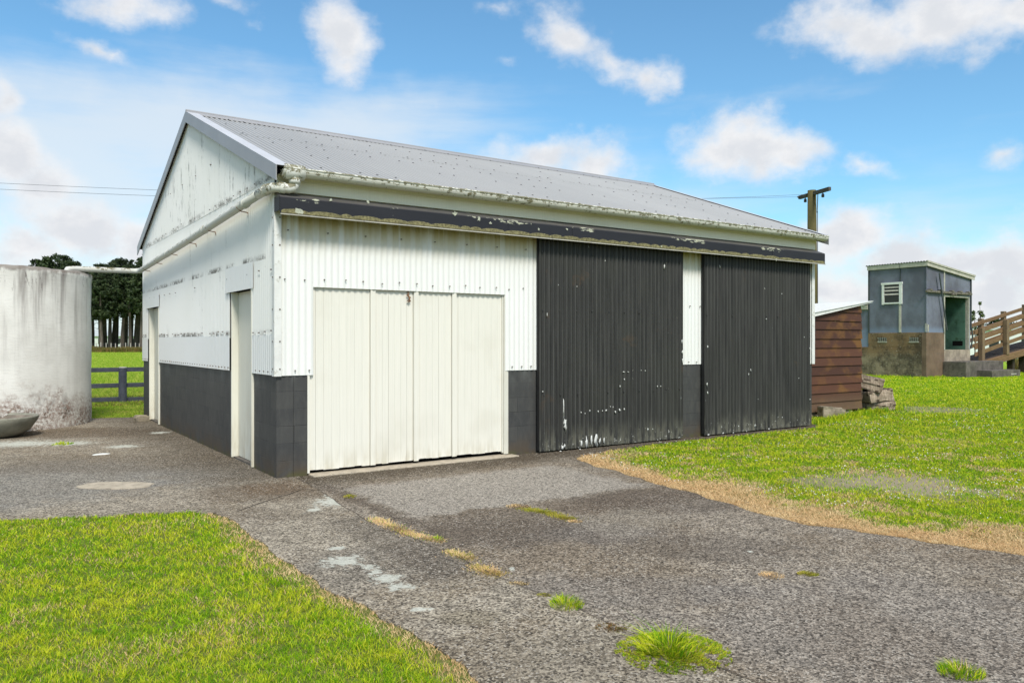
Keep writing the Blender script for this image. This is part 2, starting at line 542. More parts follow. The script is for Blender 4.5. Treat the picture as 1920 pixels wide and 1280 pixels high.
def cowshed_blocks(front=False):
    m = NT('stained_concrete_blocks'); X, Y, Z = m.xyz()
    br = m.n('ShaderNodeTexBrick')
    m.set(br.inputs['Vector'], m.comb(m.math('ADD', X, Y), m.math('ADD', Z, .02), 0.0))
    br.inputs['Scale'].default_value = 1.0
    br.inputs['Brick Width'].default_value = .8; br.inputs['Row Height'].default_value = .37
    br.inputs['Mortar Size'].default_value = .014; br.inputs['Mortar Smooth'].default_value = .4
    col = m.mix(m.noise(scale=2, detail=4), (0.17, 0.10, 0.05), (0.24, 0.165, 0.095))
    up = m.sm(m.math('ADD', Z, m.mul(m.noise(scale=2, detail=3), .4)), .95, 1.35)
    col = m.mix(up, m.mix(m.noise(scale=3, detail=4), (0.36, 0.30, 0.21), (0.17, 0.12, 0.07)), col)
    blk = m.sm(m.noise(scale=1.3, detail=6, rough=.68), .40, .62)
    col = m.mix(m.mul(blk, .8), col, (0.038, 0.032, 0.024))
    col = m.mix(m.mul(m.sm(m.noise(scale=13, detail=3), .6, .7), .5), col, (0.45, 0.42, 0.36))
    col = m.mix(m.mul(br.outputs['Fac'], m.sm(m.noise(scale=2.2, detail=3), .4, .6), .5), col, (0.24, 0.20, 0.14))
    return m.fin(col, rough=.9, nrm=m.bump(m.noise(scale=20, detail=4), .01, .6), spec=.2)


def timber(name, a, b, axis='x', dark=(0.05, 0.04, 0.03)):
    m = NT(name); X, Y, Z = m.xyz()
    s_ = {'x': (2.5, 30, 30), 'z': (40, 40, 1.5)}[axis]
    g = m.noise(scale=1, detail=6, sc=s_, rough=.7)
    isl = m.geo.outputs['Random Per Island']
    col = m.mix(m.sm(g, .3, .7), a, b)
    col = m.mix(m.mul(isl, .4), col, tuple(x * .6 for x in a))
    col = m.mix(m.mul(m.sm(m.noise(scale=4, detail=5, rough=.7), .5, .7), .6), col, dark)
    return m.fin(col, rough=.8, nrm=m.bump(g, .008, .8), spec=.2)


def ground_grid(m):
    """texture axes turned to follow the joint of the paving"""
    X, Y, Z = m.xyz()
    c, s = math.cos(YAW), math.sin(YAW)
    dx, dy = m.math('SUBTRACT', X, CAM[0]), m.math('SUBTRACT', Y, CAM[1])
    u = m.math('SUBTRACT', m.mul(dx, c), m.mul(dy, s))
    v = m.math('ADD', m.mul(dx, s), m.mul(dy, c))
    return u, v


def gmask(m, u, v, wob, px, py, rx, ry, soft=.5):
    """soft-edged patch of the ground centred on a spot of it"""
    dep = 1.5 * F / (py - 640)
    cu, cv = (px - 960) / F * dep, dep
    ru, rv = rx * dep / F, ry * dep * dep / (1.5 * F)
    a = m.math('DIVIDE', m.math('SUBTRACT', u, cu), ru)
    b = m.math('DIVIDE', m.math('SUBTRACT', v, cv), rv)
    d = m.math('SQRT', m.math('ADD', m.mul(a, a), m.mul(b, b)))
    return m.sm(m.math('ADD', d, wob), 1.0 + soft * .5, 1.0 - soft * .5)


def paving(name, lo, hi, patches, lich, dirtmask=None, seed=0.0, boxes=()):
    m = NT(name); X, Y, Z = m.xyz()
    u, v = ground_grid(m)
    wob = m.math('SUBTRACT', m.mul(m.noise(scale=2.2, detail=6, rough=.7), 1.8), .9)
    stone = m.voro(scale=88, out='Color')
    sc = m.n('ShaderNodeSeparateColor'); m.set(sc.inputs[0], stone)
    stone2 = m.voro(scale=170, out='Color')
    sc2 = m.n('ShaderNodeSeparateColor'); m.set(sc2.inputs[0], stone2)
    mid = m.noise(scale=34, detail=6, rough=.75)
    mid2 = m.noise(scale=7, detail=6, rough=.72)
    br = m.math('ADD', m.mul(sc.outputs[0], .42), m.mul(sc2.outputs[0], .30))
    br = m.math('ADD', br, m.mul(m.sm(mid, .36, .64), .34))
    col = m.mix(m.sm(br, .22, .92), lo, hi)
    col = m.mix(m.mul(m.sm(mid2, .42, .62), .40), col, tuple(x * .8 for x in lo))
    big = m.noise(vec=m.vadd(m.pos, (seed, seed, 0)), scale=.8, detail=8, rough=.72)
    col = m.mix(m.mul(m.sm(big, .44, .60), .62), col, m.mix(m.sm(br, .2, .95), tuple(x * y * .75 for x, y in zip(lo, (.95, .82, .66))), tuple(x * y * .62 for x, y in zip(hi, (1, .92, .82)))))
    for px, py, rx, ry, c, k in patches:
        col = m.mix(m.mul(gmask(m, u, v, wob, px, py, rx, ry, .7), k), col, m.mix(m.sm(br, .2, .95), tuple(x * .55 for x in c), tuple(x * 1.5 for x in c)))
    # poured bays of slightly different age
    wx_ = m.mul(m.math('SUBTRACT', m.noise(scale=5, detail=5, rough=.7), .5), .45)
    wy_ = m.mul(m.math('SUBTRACT', m.noise(vec=m.vadd(m.pos, (9, 9, 9)), scale=4, detail=5, rough=.7), .5), .6)
    for x0, x1, y0, y1, c, k in boxes:
        xx, yy = m.math('ADD', X, wx_), m.math('ADD', Y, wy_)
        bm_ = m.mul(m.sm(xx, x0 - .05, x0 + .10), m.sm(xx, x1 + .08, x1 - .12), m.sm(yy, y0 - .06, y0 + .10), m.sm(yy, y1 + .12, y1 - .12))
        col = m.mix(m.mul(bm_, k), col, m.mix(m.sm(br, .2, .95), tuple(x * .55 for x in c), tuple(x * 1.5 for x in c)))
    # dark damp band by the walls
    if dirtmask:
        dm = dirtmask(m, u, v, X, Y, wob)
        col = m.mix(m.mul(dm, .85), col, m.mix(m.sm(br, .2, .95), (0.040, 0.030, 0.020), (0.125, 0.098, 0.068)))
    wh = m.mul(m.sm(sc.outputs[1], .86, .91), m.sm(sc2.outputs[2], .25, .4))
    wh = m.mul(wh, m.sm(m.noise(scale=1.6, detail=3), .30, .55))
    col = m.mix(m.mul(wh, .75), col, (0.52, 0.47, 0.40))
    dk = m.sm(sc.outputs[2], .84, .9)
    col = m.mix(m.mul(dk, .75), col, (0.030, 0.026, 0.022))
    w2 = m.math('SUBTRACT', m.mul(m.noise(scale=15, detail=6, rough=.8), 4.8), 2.1)
    for px, py, rx, ry in lich:
        lm = m.mul(gmask(m, u, v, w2, px, py, rx * 1.25, ry * 1.25, .6), m.sm(m.math('ADD', sc2.outputs[1], m.mul(mid, .8)), .10, .50))
        col = m.mix(m.mul(lm, .85), col, m.mix(br, (0.40, 0.40, 0.34), (0.64, 0.64, 0.56)))
    h = m.math('ADD', m.mul(m.voro(scale=88), .8), m.mul(mid, .9))
    return m.fin(col, rough=.95, nrm=m.bump(h, .007, 1.0), spec=.08)


def grass_mat(name, cols, trans=.35):
    """blades: colour varies from blade to blade and from patch to patch"""
    m = NT(name)
    isl = m.geo.outputs['Random Per Island']
    patch = m.noise(scale=1.6, detail=4, rough=.6)
    fine = m.noise(scale=9, detail=3)
    col = m.mix(m.sm(m.math('ADD', m.mul(isl, .45), m.mul(fine, .55)), .25, .75), cols[0], cols[1])
    brk = m.noise(scale=4.5, detail=5, rough=.7)
    col = m.mix(m.mul(m.sm(m.math('ADD', m.math('ADD', m.mul(patch, .40), m.mul(brk, .40)), m.mul(isl, .20)), .45, .58), .9), col, cols[2])
    m.fin(col, rough=.65, spec=.12)
    tr = m.n('ShaderNodeBsdfTranslucent'); m.set(tr.inputs[0], col)
    mx = m.n('ShaderNodeMixShader'); mx.inputs[0].default_value = trans
    m.t.links.new(m.b.outputs[0], mx.inputs[1]); m.t.links.new(tr.outputs[0], mx.inputs[2])
    m.t.links.new(mx.outputs[0], m.out.inputs[0])
    return m.mat


def ground_mat():
    m = NT('field_ground'); X, Y, Z = m.xyz()
    u, v = ground_grid(m)
    n1 = m.noise(scale=.35, detail=6, rough=.6)
    n2 = m.noise(scale=6, detail=6, rough=.7)
    n3 = m.noise(scale=45, detail=4, rough=.7)
    far = m.sm(v, 14, 34)
    wave = m.noise(m.comb(m.mul(u, .12), m.mul(v, .55), 0.0), scale=1, detail=3, dist=.6)
    near = m.mix(m.sm(n3, .35, .65), (0.070, 0.090, 0.018), (0.17, 0.20, 0.035))
    near = m.mix(m.mul(m.sm(n2, .52, .7), .6), near, (0.20, 0.165, 0.07))
    fr = m.mix(m.sm(m.math('ADD', m.mul(wave, .6), m.mul(n2, .4)), .38, .62), (0.16, 0.32, 0.016), (0.34, 0.45, 0.035))
    fr = m.mix(m.mul(m.sm(n3, .45, .8), .35), fr, (0.09, 0.17, 0.015))
    col = m.mix(far, near, fr)
    w = m.math('SUBTRACT', m.mul(n2, 1.6), .8)
    for px, py, rx, ry, k in ((1690, 905, 120, 26, .95), (1560, 905, 80, 16, .6), (1860, 925, 60, 10, .6), (1730, 768, 110, 7, .55), (1760, 828, 70, 6, .6), (1580, 790, 60, 8, .6)):
        col = m.mix(m.mul(gmask(m, u, v, w, px, py, rx, ry, .8), k), col, m.mix(n3, (0.24, 0.20, 0.15), (0.36, 0.30, 0.20)))
    return m.fin(col, rough=.95, nrm=m.bump(n3, .02, .6), spec=.15)


def needle_mat(name, a, b):
    m = NT(name)
    oc = m.n('ShaderNodeTexCoord').outputs['Object']
    isl = m.geo.outputs['Random Per Island']
    oi = m.n('ShaderNodeObjectInfo').outputs['Random']
    nz = m.noise(oc, scale=.8, detail=3)
    col = m.mix(m.sm(m.math('ADD', m.mul(isl, .5), m.mul(nz, .5)), .3, .7), a, b)
    col = m.mix(m.mul(oi, .35), col, tuple(x * .6 for x in a))
    return m.fin(col, rough=.7, spec=.2)


def bark_mat(name, a, b):
    m = NT(name)
    oc = m.n('ShaderNodeTexCoord').outputs['Object']
    oi = m.n('ShaderNodeObjectInfo').outputs['Random']
    g = m.noise(oc, scale=1, detail=5, sc=(6, 6, .8), rough=.7)
    col = m.mix(m.sm(g, .3, .7), a, b)
    col = m.mix(m.mul(oi, .7), col, tuple(x * .45 for x in a))
    return m.fin(col, rough=.9, spec=.15)


M = {}
M['sheet_side'] = white_sheet('white_side_cladding', bands=((1.57, .085, .95), (3.29, .10, .8), (2.43, .09, .95)), streak=.54, gable=True)
M['sheet_low'] = white_sheet('white_lower_flashing', base=(0.82, 0.82, 0.81), streak=.70, rust=(1.13, .07))
M['sheet_front'] = white_sheet('white_front_cladding', stain_top=(2.92, .62), streak=.66, base=(0.80, 0.80, 0.78))
M['cream'] = painted_wood('cream_painted_boards', (0.76, 0.735, 0.65), foot=(0.0, .35), chips=.3)
M['cream_side'] = painted_wood('cream_painted_side_door', (0.72, 0.70, 0.60), foot=(0.0, .7), chips=.2, dirt=(0.34, 0.24, 0.10))
M['fascia'] = painted_wood('cream_fascia', (0.85, 0.81, 0.66), dirt=(0.30, 0.25, 0.10))
M['black'] = black_sheet()
M['block'] = block_paint()
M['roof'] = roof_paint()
M['barge'] = plain('grey_barge_paint', (0.30, 0.295, 0.305), rough=.4, var=.05, scale=2, bump=.001)
M['barge_top'] = plain('pale_cap_paint', (0.50, 0.50, 0.52), rough=.4, var=.05, scale=2, bump=.001)
M['gutter'] = lichen_paint('lichened_gutter_paint', (0.70, 0.69, 0.62), .135, scale=15)
M['pipe'] = lichen_paint('dirty_white_pipe', (0.62, 0.62, 0.575), .035, scale=9)
M['pipe_l'] = lichen_paint('mossy_elbow_paint', (0.72, 0.72, 0.67), .125, scale=20)
M['hood'] = hood_paint()
M['lichen'] = plain('ochre_lichen', (0.19, 0.17, 0.085), rough=.95, var=.45, scale=38, bump=.006, dark=(0.08, 0.07, 0.035))
M['lichen_w'] = plain('pale_lichen', (0.42, 0.43, 0.34), rough=.95, var=.2, scale=40, bump=.004)
M['white'] = plain('white_trim_paint', (0.70, 0.70, 0.67), rough=.55, var=.06, scale=5, dark=(0.45, 0.44, 0.38))
M['chip'] = plain('bare_primer', (0.58, 0.585, 0.55), rough=.7, var=.12, scale=30)
M['screw'] = plain('rusty_screw', (0.13, 0.10, 0.08), rough=.7, var=.3, scale=80)
M['screw_d'] = plain('dull_screw', (0.045, 0.045, 0.045), rough=.6, var=.3, scale=80)
M['rust'] = plain('rusty_iron', (0.20, 0.09, 0.035), rough=.85, var=.4, scale=60)
M['void'] = plain('dark_gap', (0.008, 0.008, 0.008), rough=1.0, var=.1, spec=.05)
M['tank'] = tank_concrete()
M['bowl'] = plain('weathered_bowl_concrete', (0.24, 0.235, 0.19), rough=.85, var=.2, scale=5, dark=(0.15, 0.14, 0.10))
M['bowl_in'] = plain('brown_bowl_inside', (0.19, 0.16, 0.13), rough=.9, var=.25, scale=8)  # browner and darker than the outside of the bowl
M['boards'] = weatherboard_stain()
M['blue'] = cowshed_blue()
M['cblock'] = cowshed_blocks()
M['brownconc'] = plain('brown_washed_concrete', (0.15, 0.10, 0.068), rough=.9, var=.25, scale=1.7, dark=(0.13, 0.105, 0.08))
M['stepconc'] = plain('dark_step_concrete', (0.115, 0.10, 0.085), rough=.9, var=.35, scale=3, dark=(0.04, 0.035, 0.03))
M['sillconc'] = plain('pale_sill_concrete', (0.30, 0.25, 0.19), rough=.9, var=.3, scale=3, dark=(0.17, 0.12, 0.08))
M['green'] = plain('mouldy_green_plaster', (0.055, 0.12, 0.085), rough=.8, var=.5, scale=1.1, dark=(0.022, 0.05, 0.022))
M['batten'] = plain('weathered_cream_batten', (0.42, 0.40, 0.34), rough=.7, var=.15, scale=6, dark=(0.2, 0.19, 0.16))
M['trough'] = plain('grey_steel_track', (0.14, 0.125, 0.10), rough=.7, var=.3, scale=9, dark=(0.08, 0.05, 0.03))
M['darkbar'] = plain('dark_iron_bar', (0.045, 0.055, 0.055), rough=.7, var=.2)
M['darkroof'] = plain('weathered_roof_iron', (0.16, 0.155, 0.15), rough=.7, var=.3, scale=7)
M['rail'] = timber('treated_timber_rail', (0.15, 0.088, 0.045), (0.24, 0.15, 0.08), 'x', dark=(0.12, 0.075, 0.04))
M['post'] = timber('weathered_timber_post', (0.16, 0.105, 0.06), (0.25, 0.18, 0.11), 'z')
M['under'] = timber('dark_under_timber', (0.035, 0.025, 0.02), (0.06, 0.045, 0.03), 'x')
M['pole'] = timber('mossy_pole_wood', (0.085, 0.075, 0.025), (0.14, 0.115, 0.045), 'z')
M['arm'] = timber('grey_crossarm_wood', (0.07, 0.065, 0.06), (0.12, 0.11, 0.10), 'x')
M['insul'] = plain('dark_insulator', (0.03, 0.025, 0.025), rough=.3, spec=.6)
M['wire'] = plain('power_wire', (0.10, 0.11, 0.13), rough=.6)
M['log'] = timber('split_log_wood', (0.20, 0.145, 0.10), (0.60, 0.49, 0.38), 'z', dark=(0.06, 0.035, 0.022))
M['logdark'] = timber('log_bark', (0.07, 0.05, 0.035), (0.16, 0.12, 0.09), 'x', dark=(0.03, 0.02, 0.015))
M['fencepaint'] = plain('slate_fence_paint', (0.050, 0.055, 0.075), rough=.6, var=.2, scale=8, dark=(0.09, 0.09, 0.09))
M['rubble'] = plain('old_concrete_rubble', (0.26, 0.22, 0.16), rough=.95, var=.3, scale=8, dark=(0.12, 0.11, 0.07))
M['glass'] = plain('grimy_glass', (0.015, 0.018, 0.016), rough=.25, spec=.5)
M['needles'] = needle_mat('pine_needles', (0.018, 0.032, 0.014), (0.055, 0.075, 0.028))
M['leaves'] = needle_mat('shrub_leaves', (0.05, 0.085, 0.025), (0.13, 0.16, 0.05))
M['bark'] = bark_mat('pine_bark', (0.075, 0.062, 0.050), (0.17, 0.145, 0.12))
M['far_white'] = plain('far_pale_wall', (0.60, 0.62, 0.62), rough=.7, var=.08, scale=1)
M['far_roof'] = plain('far_pale_roof', (0.42, 0.45, 0.45), rough=.6, var=.1, scale=1)
M['slab'] = plain('worn_patch_concrete', (0.40, 0.34, 0.26), rough=.9, var=.18, scale=9, dark=(0.15, 0.13, 0.11))
M['flower'] = plain('white_clover', (0.75, 0.74, 0.68), rough=.8, var=.05)
M['soil'] = plain('joint_soil', (0.07, 0.055, 0.04), rough=1.0, var=.3, scale=15)
G_green = grass_mat('lawn_blades', ((0.12, 0.28, 0.008), (0.40, 0.62, 0.012), (0.64, 0.65, 0.035)))
G_straw = grass_mat('dry_blades', ((0.58, 0.41, 0.20), (0.95, 0.75, 0.45), (0.70, 0.46, 0.23)), .25)
G_long = grass_mat('field_blades', ((0.18, 0.34, 0.018), (0.34, 0.50, 0.030), (0.50, 0.50, 0.10)))
G_rough = grass_mat('rough_blades', ((0.13, 0.15, 0.035), (0.30, 0.26, 0.09), (0.27, 0.17, 0.07)))
G_moss = grass_mat('moss_blades', ((0.24, 0.27, 0.03), (0.45, 0.44, 0.05), (0.50, 0.38, 0.08)))
G_redmoss = grass_mat('rusty_moss_blades', ((0.16, 0.13, 0.04), (0.24, 0.20, 0.06), (0.26, 0.12, 0.05)))

# ------------------------------------------------------------------ ground
ground = MB()
NR, NA = 40, 96
rad = [0.0] + [2.0 * (1.19 ** i) for i in range(NR)]
gv = [(0, 0, 0)]
for r in rad[1:]:
    for k in range(NA):
        t = 2 * math.pi * k / NA
        gv.append((r * math.cos(t), r * math.sin(t), 0))
gf = [(0, 1 + k, 1 + (k + 1) % NA) for k in range(NA)]
for i in range(len(rad) - 2):
    for k in range(NA):
        a0 = 1 + i * NA
        gf.append((a0 + k, a0 + NA + k, a0 + NA + (k + 1) % NA, a0 + (k + 1) % NA))
ground.add(gv, gf)
tag(ground.build('ground', ground_mat()), kind='structure')

SEAM = [(556, 898), (600, 922), (650, 955), (700, 985), (780, 1013), (860, 1048), (935, 1085), (1060, 1133), (1160, 1180), (1260, 1222), (1420, 1285), (1700, 1400)]
LAWN_L = [(-700, 1010), (0, 977), (120, 972), (250, 966), (350, 962), (405, 964), (440, 978), (470, 1003), (520, 1042), (560, 1072), (600, 1098), (650, 1122), (700, 1150), (760, 1182), (820, 1216), (870, 1250), (905, 1278), (1020, 1400)]
LAWN_R = [(1530, 803), (1430, 812), (1330, 823), (1240, 832), (1160, 843), (1095, 854), (1082, 862), (1120, 876), (1200, 897), (1240, 912), (1310, 928), (1380, 950), (1440, 968), (1500, 983), (1580, 992), (1660, 1004), (1740, 1018), (1830, 1030), (1925, 1044), (2100, 1065), (2500, 1100)]


def rag(pts, z, amp, n, seed):
    """ground outline with an uneven edge"""
    P = [Vector(gp(*p)) for p in pts]
    out = []
    k = 0
    for i in range(len(P) - 1):
        for j in range(n):
            q = P[i].lerp(P[i + 1], j / n)
            w = mnoise.noise(Vector((q.x * 3.1, q.y * 3.1, seed))) + .5 * mnoise.noise(Vector((q.x * 9, q.y * 9, seed)))
            d = (P[i + 1] - P[i]).normalized()
            q = q + Vector((-d.y, d.x)) * w * amp
            out.append((q.x, q.y))
            k += 1
    out.append(tuple(P[-1]))
    return out


seam = rag(SEAM, 0, .015, 6, 1.0)
lawnL = rag(LAWN_L, 0, .05, 8, 2.0)
lawnR = rag(LAWN_R, 0, .07, 8, 3.0)


def sheet(name, poly, z, mat, thick=.03):
    import bmesh
    bm = bmesh.new()
    vs = [bm.verts.new((x, y, z)) for x, y in poly]
    f = bm.faces.new(vs)
    if f.normal.z < 0: f.normal_flip()
    r = bmesh.ops.extrude_face_region(bm, geom=[f])
    for e in r['geom']:
        if isinstance(e, bmesh.types.BMVert): e.co.z = z - thick
    bmesh.ops.recalc_face_normals(bm, faces=bm.faces)
    bmesh.ops.triangulate(bm, faces=[f for f in bm.faces if len(f.verts) > 4])
    me = bpy.data.meshes.new(name)
    bm.to_mesh(me); bm.free()
    me.materials.append(mat)
    o = bpy.data.objects.new(name, me)
    COL.objects.link(o)
    return o


def dirt_left(m, u, v, X, Y, wob):
    d = m.mul(m.math('ADD', X, m.mul(wob, .5)), 1.0)
    a = m.mul(m.sm(d, -1.3, -.1), m.sm(Y, -.6, .3))
    return m.mul(a, .8)


def dirt_apron(m, u, v, X, Y, wob):
    d = m.math('ADD', Y, m.mul(wob, .35))
    a = m.sm(d, -1.0, -.35)
    e = m.mul(m.sm(X, 3.0, 3.9), m.sm(Y, -3.3, -1.6), .7)
    return m.mx(a, e)


pave_mat = paving('exposed_aggregate_paving', (0.135, 0.114, 0.088), (0.58, 0.505, 0.395),
                  [(60, 905, 260, 45, (0.22, 0.215, 0.20), .55), (380, 885, 120, 25, (0.25, 0.24, 0.22), .5), (500, 925, 130, 16, (0.13, 0.095, 0.065), .6),
                   (200, 870, 260, 18, (0.125, 0.095, 0.065), .45), (420, 965, 200, 14, (0.14, 0.11, 0.08), .4),
                   (740, 1060, 160, 40, (0.105, 0.095, 0.085), .4), (1060, 1240, 260, 60, (0.19, 0.16, 0.12), .5), (150, 812, 170, 10, (0.11, 0.075, 0.045), .7), (880, 1160, 70, 14, (0.17, 0.14, 0.09), .5)],
                  [(40, 833, 60, 6), (130, 832, 40, 4), (625, 941, 30, 9), (588, 957, 12, 4), (640, 1054, 34, 10), (705, 1074, 12, 5), (725, 1087, 26, 8), (750, 1102, 22, 6), (690, 1066, 14, 5), (632, 1030, 12, 4), (790, 1145, 16, 4), (620, 926, 12, 4), (230, 838, 28, 3), (300, 812, 16, 2)],
                  dirt_left, boxes=[(-.35, .14, -4.2, -2.2, (0.12, 0.10, 0.08), .6), (-.5, .14, -.9, -.2, (0.15, 0.105, 0.068), .7)])
apron_mat = paving('driveway_chip_seal', (0.098, 0.081, 0.064), (0.50, 0.425, 0.335),
                   [ (1130, 1000, 130, 18, (0.17, 0.15, 0.135), .5),
                    (960, 1000, 150, 26, (0.095, 0.078, 0.066), .55), (1240, 940, 160, 22, (0.10, 0.082, 0.07), .5), (1330, 1030, 180, 24, (0.105, 0.09, 0.078), .4),
                    (1700, 1180, 420, 120, (0.22, 0.20, 0.185), .35), (1150, 1110, 240, 30, (0.19, 0.17, 0.15), .45)],
                   [(960, 1068, 6, 3), (1406, 1036, 5, 2)], dirt_apron, seed=11.0,
                   boxes=[(.34, 3.05, -2.60, -.95, (0.33, 0.295, 0.25), .85), (.15, 1.45, -3.6, -2.6, (0.125, 0.098, 0.074), .6), (1.5, 3.3, -3.3, -2.65, (0.12, 0.092, 0.07), .6), (1.3, 2.2, -4.0, -3.3, (0.24, 0.21, 0.17), .5), (.16, .36, -2.8, -.5, (0.09, 0.07, 0.055), .7)])

# the yard slab: everything paved left of the joint; the apron right of it
bl = gp(-700, 800)
yard_poly = lawnL + [seam[-1]] + seam[::-1][1:] + [(0.25, -0.05), (0.25, 8.35), (-.1, 8.42)] + [(-1.1, 8.7), (-3.0, 9.6), (-9.0, 9.6), (-9.0, gp(-700, 1010)[1])]
tag(sheet('yard_paving', yard_poly, .010, pave_mat), kind='structure')
ap_poly = seam + [gp(2600, 1400)] + lawnR[::-1] + [(9.75, .02), (9.7, .12), (.25, .12)]
tag(sheet('driveway', ap_poly, .008, apron_mat), kind='structure')


def strip(name, pts, w, z, mat, th=.004):
    b = MB()
    P = [Vector((p[0], p[1])) for p in pts]
    L, Rr = [], []
    for i, p in enumerate(P):
        d = (P[min(i + 1, len(P) - 1)] - P[max(i - 1, 0)]).normalized()
        n = Vector((-d.y, d.x)) * w * .5 * (1 + .5 * mnoise.noise(Vector((p.x * 6, p.y * 6, 5))))
        L.append(p + n); Rr.append(p - n)
    v = [(p.x, p.y, z) for p in L] + [(p.x, p.y, z) for p in Rr]
    k = len(P)
    b.add(v, [(i, k + i, k + i + 1, i + 1) for i in range(k - 1)])
    return tag(b.build(name, mat), kind='structure')


strip('paving_joint', seam, .006, .0145, M['soil'])
strip('paving_joint', [gp(130, 839), gp(200, 832), gp(300, 822), gp(345, 819)],   .012, .0145, M['soil'])
strip('paving_joint', rag([(445, 960), (520, 935), (570, 918), (600, 922)], 0, .02, 6, 9), .010, .0145, M['soil'])
#strip('paving_joint', rag([(960, 905), (1085, 980), (1180, 1010), (1240, 1000)], 0, .02, 8, 4), .006, .0135, M['soil'])

def verge(name, line, width, z, mat, seed):
    P = [Vector(p) for p in line]
    outer = []
    for i, p in enumerate(P):
        d = (P[min(i + 10, len(P) - 1)] - P[max(i - 10, 0)]).normalized()
        w_ = width * (1 + .8 * mnoise.noise(Vector((p.x * 1.1, p.y * 1.1, seed))))
        outer.append(p + Vector((-d.y, d.x)) * w_)
    b = MB(); k = len(P)
    b.add([(p.x, p.y, z) for p in P] + [(p.x, p.y, z) for p in outer], [(i, i + 1, k + i + 1, k + i) for i in range(k - 1)])
    return tag(b.build(name, mat), kind='structure')


M['thatch'] = plain('dry_thatch', (0.28, 0.205, 0.11), rough=.95, var=.45, scale=22, dark=(0.16, 0.14, 0.05), bump=.015)
verge('dry_verge', lawnR[8 * 5:], .24, .003, M['thatch'], 2.0)
verge('dry_verge', lawnL[8 * 5:], .13, .003, M['thatch'], 4.0)

# kerb-like concrete lip under the garage door and along the front wall
b = MB(); b.box(.36, 3.12, -.16, .13, -.03, .022)
tag(b.build('door_threshold', M['slab'], bevel=.006), kind='structure')

# ------------------------------------------------------------------ garage
garage = thing('farm_garage', (0, 0, 0), 'long white corrugated iron garage with grey gable roof and dark block base', 'garage')
RS = (4.975 - 3.375) / 4.30          # roof slope
EY, EZ = -.17, 3.375


def roofz(y):
    return EZ + RS * (y - EY) if y <= 4.13 else EZ + RS * (4.13 - EY) - RS * (y - 4.13)


D1 = (.84, 1.83)
D2 = (6.58, 7.63)
GD = (.351, 3.054)
BT = 1.13
# block base
b = MB()
for y0, y1 in ((0, D1[0]), (D1[1], D2[0]), (D2[1], 8.25)):
    b.box(0.0, .19, y0, y1, -.05, BT)
b.box(.19, GD[0], 0.0, .19, -.05, BT)
b.box(GD[1], 9.60, 0.0, .19, -.05, BT)
b.box(9.41, 9.60, .19, 8.25, -.05, BT)
b.box(.19, 9.41, 8.06, 8.25, -.05, BT)
b.build('block_wall', M['block'], garage, bevel=.008)
# inner frame behind the sheets
b = MB()
for y0, y1, z0 in ((0.02, D1[0], BT), (D1[0], D1[1], 2.13), (D1[1], D2[0], BT), (D2[0], D2[1], 2.13), (D2[1], 8.23, BT)):
    b.box(.012, .12, y0, y1, z0 + .002, 3.20)
b.box(.12, GD[0], .012, .10, BT + .002, 3.20); b.box(GD[0], GD[1], .012, .10, 2.13, 3.20)
b.box(GD[1], 9.5, .012, .10, BT + .002, 3.20)
b.box(9.5, 9.588, .012, 8.23, BT + .002, 3.20); b.box(.12, 9.5, 8.13, 8.23, BT + .002, 3.20)
v = [(.03, 0, 3.2), (.03, 8.25, 3.2), (.03, 4.13, roofz(4.13) - .06), (.10, 0, 3.2), (.10, 8.25, 3.2), (.10, 4.13, roofz(4.13) - .06)]
b.add(v, [(0, 1, 2), (5, 4, 3), (0, 3, 4, 1), (1, 4, 5, 2), (2, 5, 3, 0)])
b.add([(x + 9.45, y, z) for x, y, z in v], [(0, 1, 2), (5, 4, 3), (0, 3, 4, 1), (1, 4, 5, 2), (2, 5, 3, 0)])
b.build('wall_frame', M['void'], garage)
# reveals of the side openings
UX, UY, UZ = (1, 0, 0), (0, 1, 0), (0, 0, 1)


def screws(mb, plane, pts, s=.006, mi=1):
    for a, z in pts:
        if plane == 'x': mb.box(-.036, -.018, a - s, a + s, z - s, z + s, mi)
        else: mb.box(a - s, a + s, -.036, -.018, z - s, z + s, mi)


# left (gable end) cladding
b = MB()
for y0, y1 in ((0.0, D1[0]), (D1[1], D2[0]), (D2[1], 8.25)):
    b.corr((-.012, y0, 0), UY, UZ, (-1, 0, 0), y1 - y0, 1.545, 2.13, phase=2 * math.pi * y0 / .0762, amp=.0105)
b.corr((-.012, 0, 0), UY, UZ, (-1, 0, 0), 8.25, 2.13, 3.31, rows=2, amp=.0105)
b.corr((-.018, -.0, 0), UY, UZ, (-1, 0, 0), 8.25, 3.285, lambda a: roofz(a) - .03, rows=3, amp=.0105)
pts = []
for z, st in ((1.615, .2286), (2.30, .457), (3.34, .305), (3.95, .9)):
    a = .1
    while a < 8.2:
        if not (z < 2.13 and (D1[0] < a < D1[1] or D2[0] < a < D2[1])) and z < roofz(a) - .1 and random.random() < .7:
            pts.append((a + random.uniform(-.01, .01), z + random.uniform(-.015, .015)))
        a += st
screws(b, 'x', pts)
